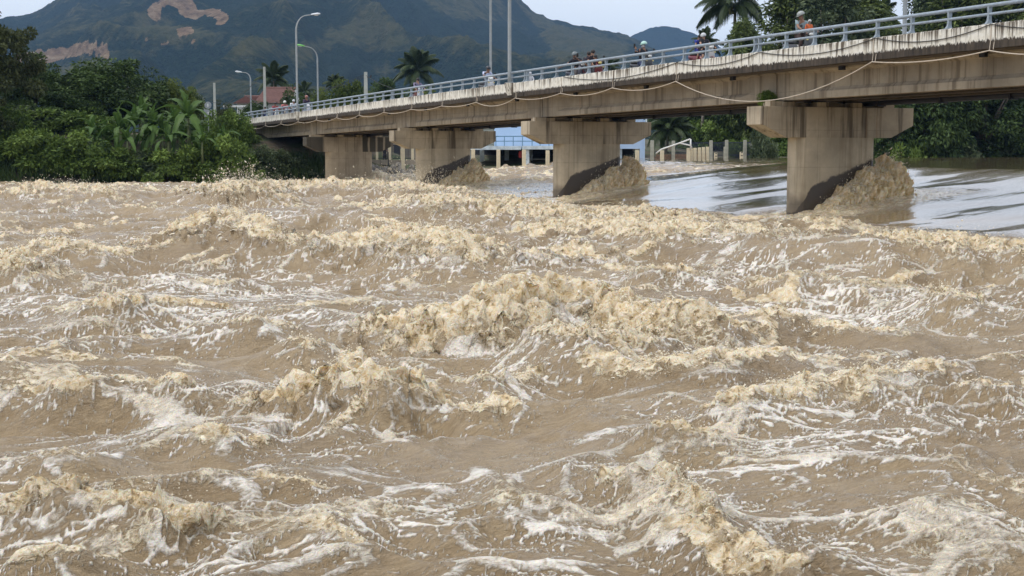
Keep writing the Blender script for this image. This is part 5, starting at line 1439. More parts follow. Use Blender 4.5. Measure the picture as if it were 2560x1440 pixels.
# three on a red scooter
p = spot(1482, -2.3)
scooter('dark red scooter with yellowish headlight carrying three people', p, HEAD, (0.18, 0.02, 0.02), (0.14, 0.02, 0.02), M_LIGHTY)
person('child with short hair at the front of the dark red scooter', p + Vector((math.cos(HEAD), math.sin(HEAD), 0)) * 0.10 + Vector((0, 0, 0.06)), HEAD, riding(), (0.03, 0.03, 0.04), (0.04, 0.04, 0.05), 'hair', yaw=-1.2, sc=0.78)
person('dark dressed adult with hair tied up behind the child on the dark red scooter', p - Vector((math.cos(HEAD), math.sin(HEAD), 0)) * 0.16 + Vector((0, 0, -0.06)), HEAD, seated_behind(), (0.03, 0.018, 0.025), (0.03, 0.03, 0.04), 'hair', yaw=-1.1, skin=M_SKINL)
person('dark haired passenger at the rear of the dark red scooter', p - Vector((math.cos(HEAD), math.sin(HEAD), 0)) * 0.52 + Vector((0, 0, -0.04)), HEAD, seated_behind(), (0.035, 0.035, 0.05), (0.03, 0.03, 0.04), 'hair', yaw=0.3, sc=0.95)
# small figure in white
p = spot(1324, -2.6)
person('small figure in white crouching behind the railing next to the tall lamp post', p + Vector((0, 0, -0.12)), HEAD, seated_behind(anL=(0.2, 0.16, 0.2), anR=(0.2, -0.2, 0.2)), (0.72, 0.73, 0.75), (0.55, 0.56, 0.6), 'cap', (0.6, 0.63, 0.68), yaw=-0.4, sc=0.66, sleeves='long')
# rider in pale blue
p = spot(1218, -2.1)
scooter('black scooter with white front under the rider in pale blue shirt', p, HEAD, (0.03, 0.03, 0.03), (0.75, 0.75, 0.76))
person('rider in pale blue shirt and dark helmet leaning forward', p, HEAD, riding(chest=(0.08, 0, 1.2), neck=(0.14, 0, 1.38), head=(0.18, 0, 1.52)), (0.52, 0.58, 0.78), (0.05, 0.05, 0.07), 'helmet', (0.025, 0.03, 0.04), yaw=0.5)
# rider in violet grey jacket before the palm
p = spot(1046, -2.1)
scooter('scooter with white leg shield under the rider in violet grey jacket', p, HEAD, (0.10, 0.03, 0.03), (0.70, 0.72, 0.78))
person('bare headed rider in violet grey jacket in front of the lone palm', p, HEAD, riding(), (0.20, 0.18, 0.27), (0.14, 0.05, 0.04), 'hair', yaw=-0.7, skin=M_SKINL, sleeves='long')
# dark rider right of the lamp post
p = spot(770, -2.0)
scooter('scooter with white shield just right of the left lamp post', p, HEAD, (0.05, 0.03, 0.05), (0.65, 0.66, 0.72))
person('rider in dark purple jacket and red brown helmet right of the left lamp post', p + Vector((0, 0, 0.1)), HEAD, riding(), (0.05, 0.035, 0.07), (0.04, 0.04, 0.06), 'helmet', (0.34, 0.14, 0.11), yaw=-0.6, sleeves='long')
# the group near the bridge end
for u, lb1, lb2, shirt, hc_, hd, sc1, sc2 in ((693, 'white fronted scooter nearest the slim pole at the bridge end', 'rider in red shirt nearest the slim pole at the bridge end', (0.32, 0.04, 0.05), (0.02, 0.02, 0.02), 'hair', (0.05, 0.05, 0.05), (0.70, 0.70, 0.72)),
                                          (716, 'grey scooter in the middle of the group at the bridge end', 'rider in white helmet and pink red shirt in the middle of the group', (0.50, 0.16, 0.16), (0.75, 0.75, 0.68), 'helmet', (0.10, 0.10, 0.12), (0.25, 0.25, 0.28)),
                                          (738, 'dark scooter next to the left lamp post, in the group', 'rider in white raincoat next to the left lamp post', (0.66, 0.68, 0.72), (0.66, 0.68, 0.72), 'cap', (0.04, 0.04, 0.05), (0.06, 0.06, 0.07))):
    p = spot(u, -1.6)
    scooter(lb1, p, HEAD, sc1, sc2)
    person(lb2, p + Vector((0, 0, 0.05)), HEAD, riding(), shirt, (0.05, 0.05, 0.09), hd, hc_, yaw=-0.6, sleeves='long')
p = spot(668, -2.4)
person('person in navy jeans standing by the slim pole at the bridge end', p, HEAD - 0.6, standing(), (0.06, 0.05, 0.07), (0.03, 0.045, 0.12), 'hair', yaw=-0.4, sc=0.8)
p = at(962, 400, 111.6)
person('dark silhouette of a person behind the bars of the yard fence', p - Vector((0, 0, 0.35)), -1.5, standing(elL=(0.1, 0.3, 1.2), haL=(0.16, 0.12, 1.35)), (0.03, 0.03, 0.04), (0.025, 0.025, 0.03), 'hair', yaw=0.2, sc=0.9, group='people on the far bank')
# ------------------------------------------------------------------ the river
def river_rows():
    y = [2.6, 3.4, 4.2, 5.0, 5.6]; v = 5.9
    while v < 165: y.append(v); v *= 1.0029
    return np.array(y + [190, 240, 320, 450, 700.0])
def river_cols():
    core = np.linspace(-1.06, 1.06, 850)
    ext = np.array([1.15, 1.3, 1.5, 1.8, 2.2, 2.8, 3.6, 4.8, 7.0, 11.0])
    return np.concatenate([-ext[::-1], core, ext])
RY, RW = river_rows(), river_cols()
WW, YY = np.meshgrid(RW, RY)
YY = YY.astype(np.float32); XX = ((0.385 * YY + 0.9) * WW).astype(np.float32)
A = -(XX * PX + YY * PY); C = -XX * PY + YY * PX
R = roughness(XX, YY).astype(np.float32)
Z = level(XX, YY).astype(np.float32)
edge = np.clip((far_bank(XX) - YY) / 9.0, 0, 1)
Rm = R * (0.25 + 0.75 * smooth(0, 1, edge))
near = 1 - smooth(14, 40, YY)

w1 = noise2(A / 3.1, C / 3.1, 31); w2 = noise2(A / 3.1, C / 3.1, 32)
w3 = noise2(A / 0.9, C / 0.9, 33); w4 = noise2(A / 0.9, C / 0.9, 34)
AW = A + 0.7 * w1 + 0.20 * w3; CW = C + 0.7 * w2 + 0.20 * w4
sharp = lambda n: 1 - 2 * np.abs(n)
s0 = noise2(A / 7.5, C / 6.0, 1)
s1 = sharp(noise2(AW / 3.9, CW / 3.0, 2))
s2 = sharp(noise2(AW / 1.9, CW / 1.3, 3))
s3 = sharp(noise2(AW / 0.85, CW / 0.6, 4))
s4 = sharp(noise2(AW / 0.42, CW / 0.28, 5))
s5 = noise2(AW / 0.20, CW / 0.13, 6)
s6 = noise2(A / 0.09, C / 0.06, 7)
turb = smooth(-0.35, 0.35, noise2(A / 4.0, C / 2.4, 9) + 0.5 * noise2(A / 1.6, C / 1.0, 10))
far_amp = 0.62 + 0.55 * smooth(15, 40, YY)
H = Rm * far_amp * (0.26 * s0 + 0.21 * (s1 - 0.45) + 0.135 * (s2 - 0.45) * (0.6 + 0.6 * turb) + 0.080 * (s3 - 0.4) * (0.45 + turb) + 0.034 * s4 * (0.35 + turb) + 0.010 * s5 * (0.3 + turb) + 0.0022 * s6)
calm = (1 - R)
H += calm * edge * (0.021 * noise2(A / 6.0, (C + 0.8 * w1) / 2.2, 41) + 0.009 * noise2((A + w1) / 3.5, (C + 0.4 * w2) / 0.9, 42) * smooth(-0.2, 0.5, noise2(A / 6, C / 3, 44)) + 0.0022 * noise2(A / 1.2, C / 0.30, 43))
# gentle slanted waves that run off the piers in the smooth chute
q_, s_ = world_to_bridge(XX, YY)
H += calm * 0.020 * np.sin((q_ * 0.9 + s_ * 1.4) * 0.9 + 2 * w1) * smooth(9, 2, q_) * smooth(-4, -1, q_)

cream = np.zeros_like(Z); lump = np.zeros_like(Z); white = np.zeros_like(Z)
# breaking and standing waves: crest lines as the photograph shows them (u, v, height), front width, back width, foam, lumpiness, foam reach front / back
WAVES = [
    ([(990, 800, .16), (1090, 775, .36), (1220, 735, .56), (1340, 705, .66), (1450, 705, .62), (1540, 735, .48), (1640, 790, .28), (1760, 850, .12)], 0.70, 0.65, 1.0, 1.0, 1.05, 0.40),
    ([(1380, 800, .42), (1450, 830, .40), (1520, 820, .36), (1620, 850, .25)], 0.55, 0.6, 0.55, 0.6, 0.35, 0.3),
    ([(560, 985, .08), (700, 962, .17), (800, 925, .30), (865, 888, .46), (950, 898, .48), (1035, 930, .34), (1085, 965, .16)], 0.44, 0.36, 1.0, 0.9, 0.46, 0.16),
    ([(330, 610, .3), (430, 575, .6), (500, 535, .9), (570, 520, 1.0), (630, 545, .85), (690, 590, .5), (740, 620, .2)], 1.4, 1.1, 0.85, 0.75, 0.7, 0.5),
    ([(810, 610, .25), (900, 585, .5), (1000, 565, .65), (1100, 565, .7), (1180, 590, .6), (1260, 605, .4), (1380, 600, .3)], 2.2, 2.0, 1.0, 0.9, 2.0, 1.2),
    ([(1340, 565, .4), (1440, 555, .5), (1560, 560, .5), (1640, 570, .4), (1720, 590, .3)], 2.2, 2.0, 0.95, 0.8, 1.8, 1.0),
    ([(980, 505, .4), (1060, 490, .6), (1150, 500, .6), (1250, 505, .5), (1400, 520, .45), (1560, 525, .4), (1680, 545, .3)], 3.0, 3.0, 0.85, 0.7, 2.4, 1.5),
    ([(520, 468, .5), (570, 452, .9), (615, 446, 1.1), (650, 462, .7), (700, 470, .4)], 2.5, 2.5, 0.95, 0.8, 2.2, 1.4),
    ([(20, 485, .3), (70, 470, .6), (110, 462, .75), (160, 475, .5), (205, 466, .5), (260, 478, .4)], 2.5, 2.5, 0.85, 0.7, 2.0, 1.2),
    ([(230, 482, .4), (262, 472, .55), (300, 486, .35)], 2.0, 2.0, 0.5, 0.5, 1.0, 0.8),
    ([(700, 540, .2), (760, 522, .5), (815, 512, .65), (870, 522, .45), (930, 540, .2)], 2.4, 2.2, 0.30, 0.3, 0.5, 0.6),
    ([(720, 470, .4), (800, 462, .6), (880, 458, .7), (960, 462, .6), (1040, 470, .6), (1120, 476, .5)], 3.0, 2.5, 0.9, 0.7, 2.2, 1.2),
    ([(1860, 600, .3), (1930, 585, .5), (2010, 580, .62), (2080, 582, .62), (2150, 592, .5), (2240, 604, .35)], 2.0, 1.2, 0.35, 0.45, 0.35, 0.35),
    ([(2180, 612, .30), (2280, 606, .40), (2380, 600, .42), (2480, 600, .45), (2580, 604, .4), (2680, 610, .3)], 1.7, 1.0, 0.9, 0.75, 1.4, 0.4),
    ([(1560, 585, .3), (1640, 580, .4), (1740, 575, .4), (1840, 580, .35), (1900, 590, .3)], 1.8, 1.3, 0.75, 0.6, 1.2, 0.6),
    ([(1670, 800, .22), (1720, 778, .40), (1780, 775, .42), (1830, 800, .28)], 0.5, 0.5, 0.75, 0.7, 0.4, 0.3),
    ([(1840, 798, .18), (1900, 786, .28), (1960, 778, .30), (2010, 792, .22), (2120, 805, .20), (2240, 820, .12)], 0.5, 0.5, 0.7, 0.6, 0.25, 0.25),
    ([(-40, 1275, .20), (60, 1245, .30), (160, 1228, .34), (260, 1250, .28), (330, 1272, .24), (420, 1290, .26), (500, 1320, .18), (560, 1345, .08)], 0.26, 0.26, 0.75, 0.75, 0.20, 0.12),
    ([(-30, 1425, .16), (60, 1405, .24), (170, 1415, .20), (300, 1430, .12)], 0.22, 0.22, 0.5, 0.4, 0.08, 0.08),
    ([(1540, 1215, .14), (1620, 1190, .24), (1690, 1200, .26), (1740, 1250, .22), (1800, 1310, .16), (1880, 1370, .14), (1960, 1420, .12)], 0.28, 0.24, 0.62, 0.75, 0.20, 0.12),
    ([(1700, 1330, .10), (1780, 1370, .12), (1860, 1420, .10)], 0.26, 0.26, 0.7, 0.8, 0.16, 0.12),
    ([(1960, 1390, .10), (2030, 1372, .18), (2100, 1395, .12)], 0.24, 0.22, 0.2, 0.3, 0.1, 0.1),
    ([(740, 1350, .08), (820, 1338, .16), (880, 1345, .18), (910, 1385, .12)], 0.22, 0.2, 0.6, 0.5, 0.12, 0.08),
    ([(1780, 1030, .14), (1840, 1012, .24), (1900, 1000, .24), (1970, 975, .22), (2030, 955, .12)], 0.32, 0.32, 0.85, 0.8, 0.25, 0.2),
    ([(2060, 960, .12), (2150, 948, .22), (2240, 935, .22), (2320, 918, .20), (2390, 915, .12)], 0.36, 0.36, 0.7, 0.7, 0.25, 0.2),
    ([(1605, 1105, .10), (1660, 1082, .22), (1700, 1078, .22), (1750, 1105, .12)], 0.28, 0.26, 0.7, 0.7, 0.18, 0.12),
    ([(1160, 1010, .08), (1200, 995, .20), (1240, 985, .18), (1290, 1005, .14)], 0.28, 0.28, 0.8, 0.8, 0.16, 0.12),
    ([(1150, 940, .14), (1210, 922, .26), (1260, 925, .2), (1330, 915, .1)], 0.36, 0.36, 0.65, 0.7, 0.2, 0.2),
    ([(250, 775, .2), (285, 752, .38), (320, 760, .3)], 0.55, 0.55, 0.9, 0.8, 0.35, 0.3),
    ([(90, 955, .14), (160, 942, .24), (230, 940, .22), (270, 955, .12)], 0.36, 0.36, 0.85, 0.7, 0.26, 0.2),
    ([(310, 955, .12), (380, 935, .24), (440, 935, .24), (500, 958, .12)], 0.36, 0.36, 0.85, 0.7, 0.26, 0.2),
    ([(1600, 665, .2), (1650, 645, .38), (1705, 655, .3)], 0.9, 0.9, 0.8, 0.7, 0.6, 0.5),
    ([(0, 655, .3), (40, 640, .5), (80, 655, .3)], 1.0, 1.0, 0.85, 0.7, 0.8, 0.5),
    ([(60, 615, .3), (140, 595, .5), (220, 610, .4), (300, 630, .2)], 1.2, 1.2, 0.7, 0.6, 0.9, 0.6),
    ([(470, 1090, .08), (560, 1080, .18), (640, 1095, .10)], 0.28, 0.28, 0.8, 0.8, 0.2, 0.15),
    ([(1500, 900, .16), (1620, 900, .22), (1740, 895, .22), (1850, 885, .18), (1920, 880, .1)], 0.42, 0.42, 0.8, 0.8, 0.35, 0.25),
    ([(2330, 720, .2), (2390, 735, .32), (2440, 745, .2)], 0.55, 0.55, 0.7, 0.8, 0.3, 0.3),
    ([(700, 855, .12), (760, 845, .24), (800, 850, .16)], 0.42, 0.42, 0.6, 0.7, 0.2, 0.2),
    ([(2400, 975, .10), (2450, 965, .2), (2500, 980, .12)], 0.3, 0.3, 0.7, 0.8, 0.18, 0.12),
    ([(560, 815, .14), (640, 795, .28), (720, 815, .14)], 0.5, 0.5, 0.5, 0.5, 0.25, 0.25),
    ([(1130, 930, .1), (1010, 985, .1), (860, 1020, .16), (820, 1060, .12)], 0.26, 0.26, 0.5, 0.7, 0.14, 0.12),
    ([(100, 1150, .12), (160, 1130, .2), (230, 1150, .12)], 0.3, 0.3, 0.4, 0.5, 0.15, 0.12),
    ([(660, 1215, .06), (740, 1205, .12), (820, 1225, .08)], 0.2, 0.2, 0.6, 0.8, 0.1, 0.08),
    ([(2050, 700, .15), (2150, 690, .25), (2260, 695, .2)], 0.8, 0.8, 0.5, 0.6, 0.5, 0.4),
    ([(1900, 690, .2), (1960, 678, .3), (2040, 690, .2)], 0.8, 0.8, 0.5, 0.6, 0.5, 0.4),
    ([(2380, 900, .1), (2480, 880, .16), (2580, 890, .1)], 0.4, 0.4, 0.5, 0.6, 0.2, 0.2),
    ([(-60, 900, .1), (40, 905, .2), (110, 925, .1)], 0.4, 0.4, 0.5, 0.5, 0.2, 0.2),
    ([(2250, 1290, .1), (2330, 1270, .16), (2440, 1310, .1)], 0.26, 0.26, 0.2, 0.3, 0.1, 0.1),
]
CRESTS = []
slick = np.zeros_like(Z)
bumpn = 0.5 +  0.5 * noise2(A / 0.55, C / 0.55, 14)
for poly, wf, wb, fo, lu, ff, fb in WAVES:
    pts = [on_level(u, v, h + float(level(0, 30.0)) * 0) for u, v, h in poly]
    hs_ = [h for _, _, h in poly]
    CRESTS.append((pts, hs_, fo, wf))
    pa = np.array([[p.x, p.y] for p in pts], np.float32)
    pad = 3.2 * max(wf, wb, ff)
    r0, r1 = np.searchsorted(RY, pa[:, 1].min() - pad), np.searchsorted(RY, pa[:, 1].max() + pad)
    sub = (slice(r0, r1), slice(None))
    xs, ys = XX[sub] + 0.22 * wf * w3[sub], YY[sub] + 0.35 * wf * w4[sub]
    best = np.full(xs.shape, 1e9, np.float32); hh = np.zeros_like(best); sd_ = np.zeros_like(best)
    for k in range(len(pa) - 1):
        ax_, ay_ = pa[k]; bx_, by_ = pa[k + 1]
        dx, dy = bx_ - ax_, by_ - ay_; l2 = dx * dx + dy * dy
        tt = np.clip(((xs - ax_) * dx + (ys - ay_) * dy) / l2, 0, 1)
        ex, ey = xs - (ax_ + tt * dx), ys - (ay_ + tt * dy)
        d2 = ex * ex + ey * ey
        m_ = d2 < best
        best[m_] = d2[m_]; hh[m_] = (hs_[k] + (hs_[k + 1] - hs_[k]) * tt)[m_]; sd_[m_] = ey[m_]
    d = np.sqrt(best)
    fr = smooth(0.25 * wf, -0.25 * wf, sd_)
    wdt = wf * fr + wb * (1 - fr)
    g = np.exp(-(d / wdt) ** 1.7 * 1.25)
    hmax = max(hs_); Yc_ = float(pa[:, 1].mean())
    H[sub] = H[sub] * (1 - 0.45 * g) + 1.02 * hh * g
    tr_ = np.exp(-((d - 1.75 * wdt) / (0.8 * wdt)) ** 2) * fr * smooth(0.1, 0.6, hh / hmax)
    H[sub] -= 0.30 * hh * tr_; slick[sub] = np.maximum(slick[sub], tr_)
    reach = ff * fr + fb * (1 - fr)
    nb_ = bumpn[sub]
    brkn = 0.5 + 0.55 * noise2(A[sub] / (0.12 + 0.012 * Yc_), C[sub] / (0.09 + 0.009 * Yc_), 71) + 0.3 * noise2(A[sub] / (0.05 + 0.005 * Yc_), C[sub] / (0.04 + 0.004 * Yc_), 72)
    cm = fo * smooth(0.0, 0.75, brkn + 0.62 * np.exp(-(d / (0.5 * reach)) ** 2) - 0.16) * smooth(1.25, 0.25, d / (reach * (0.45 + 0.9 * nb_))) * smooth(0.05, 0.45, hh / hmax)
    cream[sub] = np.maximum(cream[sub], cm)
    lump[sub] = np.maximum(lump[sub], lu * hmax * smooth(1.4, 0.2, d / (reach + 0.05)) * smooth(0.0, 0.5, hh / hmax))
    white[sub] = np.maximum(white[sub], 0.7 * fo * np.exp(-(d / (2.4 * reach + 0.2)) ** 2))

# small whitecaps on the sharp crests everywhere
cr = s2 + 0.5 * s1 + 0.6 * noise2(A / 2.2, C / 1.4, 15) + 0.25 * s3
small = smooth(1.30, 1.66, cr + 0.22 * noise2(A / 0.22, C / 0.16, 73) * near) * Rm * (0.15 + 0.85 * turb) * (0.35 + 0.65 * smooth(8, 20, YY))
cream = np.maximum(cream, small * 0.9); lump = np.maximum(lump, small * (0.07 + 0.10 * smooth(15, 40, YY)))
# the roller at the foot of the chute and the churned water under the far spans
for s0_ in (0.0, SPAN, SPAN * 2, SPAN * 3):
    f = np.exp(-np.maximum(0, np.abs(s_ - s0_ + 1.7) - 1.0) ** 2 / 0.8) * smooth(-5.0, -2.6, q_ + 0.5 * w1) * smooth(3.6, 1.9, q_ + 0.25 * (s_ - s0_) + 0.3 * w2) + 0.9 * np.exp(-((q_ + 2.4) / 1.2) ** 2 - ((s_ - s0_) / 1.0) ** 2)
    f = f * (0.55 + 0.6 * bumpn)
    cream = np.maximum(cream, np.clip(f, 0, 0.95)); lump = np.maximum(lump, 0.18 * np.clip(f, 0, 1))
jump = np.exp(-((q_ + 4.9) / 1.3) ** 2) * smooth(26, 16, s_)
ch = smooth(16, 24, s_) * np.exp(-((q_ + 3) / 5.5) ** 2) * (0.5 + 0.5 * turb)
for f, am in ((jump * (0.35 + 0.65 * smooth(-0.2, 0.4, noise2(A / 1.2, C / 1.6, 16))), 0.22), (ch, 0.30)):
    cream = np.maximum(cream, f * 0.95); lump = np.maximum(lump, f * am)
rap = smooth(29, 42, s_) * smooth(2, 8, q_) * smooth(36, 20, q_)
cream = np.maximum(cream, rap * smooth(0.35, 0.75, 0.55 * s2 + 0.5 * noise2(A / 1.3, C / 0.8, 17)) * 0.85); lump = np.maximum(lump, rap * 0.1 * turb)

# billowing, folded foam where the water breaks: real relief in all three directions
def billow(x, y, z, sc, seed): return np.abs(noise3(x / sc, y / sc, z / sc, seed))
zz = Z + H
m_ = lump > 0.004
xl, yl, zl = XX[m_], YY[m_], zz[m_]; al, cl = A[m_], C[m_]
wq = 0.18 * noise3(al / 0.5, cl / 0.5, zl / 0.5, 60)
far_s = np.clip(yl / 26.0, 0.5, 1.9)               # broken lumps are larger where the waves are larger
k_ = 0.8 + 0.35 * far_s
b1 = billow((al + wq) / k_, (cl - wq) / k_, zl * 1.4 / k_, 0.36, 61); b2 = billow(al / k_, (cl + wq) / k_, zl / k_, 0.17, 62); b3 = billow((al + wq) / k_, cl / k_, zl / k_, 0.085, 63); b4 = noise3(al / 0.055, cl / 0.055, zl / 0.055, 64)
L = lump[m_] 
L = np.minimum(L, 0.30 + 0.25 * smooth(25, 60, yl))
relief = L * (0.55 * (b1 - 0.25) + 0.42 * (b2 - 0.2) + 0.26 * (b3 - 0.2) + 0.06 * b4)
spike = np.maximum(0, noise3(al / 0.11, cl / 0.11, zl / 0.2, 65) - 0.30) * L * 0.6
H[m_] += relief + spike
DX = np.zeros_like(Z); DY = np.zeros_like(Z)
DX[m_] = L * 0.35 * (noise3(al / 0.25, cl / 0.35, zl / 0.35, 66)) + L * 0.25 * noise3(al / 0.14, cl / 0.14, zl / 0.14, 67)
DY[m_] = L * 0.35 * (noise3(al / 0.25, cl / 0.35, zl / 0.35, 68)) - L * 0.5 * np.maximum(0, b1 - 0.15) + L * 0.25 * noise3(al / 0.14, cl / 0.14, zl / 0.14, 69)
hol = np.zeros_like(Z); hol[m_] = smooth(0.30, 0.02, b2 * 0.6 + b1 * 0.5)     # thin brown films between the foam lumps, crease shade painted in with them

# lace of white foam drawn out along the current
def patch(u, v, ru, rv, k):
    p = on_level(u, v, 0.05); e = on_level(u + ru, v, 0.05); f = on_level(u, v - rv, 0.05)
    rx, ry = abs(e.x - p.x), abs(f.y - p.y)
    return k * np.exp(-((XX - p.x) / rx) ** 2 - ((YY - p.y) / ry) ** 2)
dens = 0.375 + 0.06 * near + 0.28 * noise2(A / 5.0, C / 2.0, 18) + 0.26 * noise2(A / 1.7, C / 0.8, 19)
for pr in ((300, 770, 420, 60, .55), (2100, 720, 430, 70, .6), (2000, 1100, 420, 60, .35), (1800, 1260, 500, 90, .4), (2350, 1180, 300, 60, .35), (700, 690, 500, 40, .35), (1900, 640, 300, 30, .3),
           (850, 1120, 350, 50, .3), (150, 1060, 250, 50, .3), (2380, 1340, 250, 60, .45), (950, 1310, 150, 40, .3), (1500, 650, 300, 25, .2), (1000, 1200, 500, 40, .15),
           (2350, 850, 260, 60, -.35), (1400, 960, 220, 50, -.3), (650, 1150, 260, 40, -.15), (1150, 1060, 260, 40, -.25), (2200, 1240, 200, 40, -.2), (450, 880, 260, 30, -.35), (2050, 630, 160, 25, -.5), (150, 1250, 200, 60, -.1)):
    dens += 0.50 * patch(*pr)
dens = np.clip(dens + 0.25 * white - 0.12 * slick, 0, 1) * (0.25 + 0.75 * Rm)
ax2 = AW + 0.35 * noise2(A / 0.7, C / 0.35, 20) + 0.10 * noise2(A / 0.2, C / 0.2, 21); cx2 = CW + 0.16 * noise2(A / 0.8, C / 0.4, 22) + 0.05 * noise2(A / 0.2, C / 0.15, 23)
l1 = 1 - np.abs(noise2(ax2 / 1.15, cx2 / 0.36, 24)) * 2.2
l2 = 1 - np.abs(noise2(ax2 / 0.50, cx2 / 0.17, 25)) * 2.2
l3 = 1 - np.abs(noise2(ax2 / 0.23, cx2 / 0.085, 26)) * 2.2
brk = 0.5 + 0.5 * noise2(A / 0.35, C / 0.2, 27)
blob = noise2(ax2 / 0.30, cx2 / 0.16, 28) * 0.5 + noise2(ax2 / 0.12, cx2 / 0.07, 29) * 0.35
l4 = 1 - np.abs(noise2(ax2 / 0.12, cx2 / 0.045, 30)) * 2.2
b2_ = 0.5 + 0.5 * noise2(A / 0.55, C / 0.32, 46); b3_ = 0.56 + 0.5 * noise2(A / 0.26, C / 0.15, 47); b1_ = 0.5 + 0.5 * noise2(A / 1.4, C / 0.8, 48)
lace = np.zeros_like(Z)
for l_, br_, th_, wd, am in ((l1, b1_, 0.88, 0.12, 0.95), (l2, b2_, 0.80, 0.20, 0.9), (l3, b3_, 0.73, 0.26, 0.85), (l4, brk, 0.70, 0.28, 0.70 * (0.35 + 0.65 * near))):
    lk = smooth(0, wd, l_ - th_ - 0.30 * (0.5 - dens) + 0.03 * blob) * smooth(0.30, 0.78, br_ + 0.55 * (dens - 0.4)) * am
    lace = np.maximum(lace, lk)
lace = np.maximum(lace, smooth(0.80, 1.20, dens + 0.30 * blob + 0.22 * l2 + 0.20 * l3) * 0.62)
crl = np.maximum(smooth(0.80, 0.99, s3 + 0.2 * noise2(A / 0.6, C / 0.5, 35)) * 0.85, smooth(0.86, 1.0, s2 + 0.15 * noise2(A / 0.8, C / 0.5, 36)))
crl = np.maximum(crl, smooth(0.82, 1.0, s4 + 0.1 * blob) * 0.6 * near)
lace = np.maximum(lace, crl * smooth(0.15, 0.6, dens + 0.35 * (b2_ - 0.5) + 0.1) * 0.75) * R
lace *= (1 - 0.6 * np.clip(cream, 0, 1))
H += lace * (0.006 + 0.014 * near) * (0.5 + brk) * Rm
cream = np.clip(np.maximum(cream, 0.42 * lace * smooth(0.60, 1.0, s2 * 0.7 + 0.3 * s1 + 0.4 * noise2(A / 1.4, C / 1.0, 37))), 0, 1)
# long skeins of white on the calm chute
sk = smooth(0.93, 1.0, 1 - np.abs(noise2((A + w1) / 6.0, C / 0.7, 51)) * 2.0) * smooth(0.0, 0.4, noise2(A / 5, C / 2.5, 52)) * calm * 0.35
lace = np.maximum(lace, sk)
Hmask = smooth(-0.5, 2.5, far_bank(XX) - YY)
ZF = Z + H * (0.15 + 0.85 * Hmask)
# bow mound and hollow round the piers
for s0_ in (0.0, SPAN, SPAN * 2, SPAN * 3):
    dq, ds = q_, s_ - s0_
    ZF += 0.55 * np.exp(-((dq - 2.0) / 0.8) ** 2 - (ds / 1.0) ** 2) - 0.25 * np.exp(-((dq + 2.6) / 1.2) ** 2 - (ds / 0.9) ** 2)
for u in (1183, 1246, 1310, 1369):                      # pillows against the flooded cream posts
    X_, Y_ = foot(u, -5.0)
    ZF += 0.30 * np.exp(-(((XX - X_ - 0.5) / 0.5) ** 2 + ((YY - Y_) / 0.9) ** 2)) - 0.2 * np.exp(-(((XX - X_ + 0.9) / 0.7) ** 2 + ((YY - Y_) / 0.6) ** 2))

t = NT('muddy_water'); c = t.coord('Object')
f_l = t.attr('foam'); f_c = t.attr('cream'); f_calm = t.attr('calm'); f_h = t.attr('hollow')
flow = t.mapping(c, (1, 1, 1), rot=(0, 0, -BA))
fl = t.mapping(flow, (2.2, 7.0, 2.2)); g1 = t.noise(fl, 1.6, 5, 0.65, 0.6); g2 = t.noise(fl, 6.0, 5, 0.72, 0.5)
def ridge(v): return t.math('SUBTRACT', 1.0, t.math('MULTIPLY', t.math('ABSOLUTE', t.math('SUBTRACT', v, 0.5)), 4.0), clamp=True)
n5 = t.noise(c, 5.5, 3, 0.5, 0.7); n15 = t.noise(t.mapping(c, (1, 1, 0.8)), 14.0, 3, 0.5, 0.8); n45 = t.noise(c, 40.0, 3, 0.55, 0.3)
r5 = ridge(n5); r15 = ridge(n15)
iso = t.math('ADD', t.math('ADD', t.math('MULTIPLY', r5, 0.30), t.math('MULTIPLY', r15, 0.32)), t.math('ADD', t.math('MULTIPLY', n15, 0.22), t.math('MULTIPLY', n45, 0.20)))   # about 0.2 .. 0.9
bigv = t.noise(flow, 0.28, 4, 0.6)
water = t.ramp(t.math('ADD', t.math('MULTIPLY', bigv, 0.55), t.math('MULTIPLY', g1, 0.45)), (0.32, (0.225, 0.156, 0.082)), (0.55, (0.360, 0.266, 0.152)), (0.75, (0.48, 0.375, 0.235)))
water = t.mix(t.mr(f_calm, 0.2, 0.9), water, (0.25, 0.18, 0.10))
cr_c = t.ramp(iso, (0.30, (0.28, 0.185, 0.080)), (0.45, (0.55, 0.405, 0.21)), (0.60, (0.76, 0.60, 0.365)), (0.80, (0.92, 0.83, 0.65)))
cr_c = t.mix(t.math('MULTIPLY', f_h, 0.55), cr_c, (0.30, 0.195, 0.085))
wh_c = t.ramp(iso, (0.34, (0.58, 0.47, 0.33)), (0.52, (0.76, 0.675, 0.55)), (0.72, (0.90, 0.845, 0.755)))
lm = t.math('ADD', f_l, t.math('MULTIPLY', t.math('SUBTRACT', t.math('ADD', t.math('MULTIPLY', g2, 0.75), t.math('MULTIPLY', iso, 0.5)), 0.68), 1.2))
lm = t.mr(lm, 0.26, 0.80, 0, 1, True)
lm = t.math('MULTIPLY', lm, t.mr(f_l, 0.03, 0.3))
cm = t.math('ADD', f_c, t.math('MULTIPLY', t.math('SUBTRACT', iso, 0.62), 2.1))
cm = t.math('MULTIPLY', t.mr(cm, 0.12, 0.64, 0, 1, True), t.mr(f_c, 0.03, 0.3))
col = t.mix(lm, water, wh_c); col = t.mix(cm, col, cr_c)
fo_ = t.math('MAXIMUM', lm, cm)
rough = t.mr(f_calm, 0.2, 0.9, 0.20, 0.04)
rough = t.math('ADD', rough, t.math('MULTIPLY', fo_, 0.16), clamp=True)
bh = t.math('ADD', t.math('ADD', t.math('MULTIPLY', g1, 1.30), t.math('MULTIPLY', g2, 0.75)), t.math('MULTIPLY', n5, 0.55))
bh = t.math('MULTIPLY', bh, t.mr(f_calm, 0.1, 0.9, 1.0, 0.05))
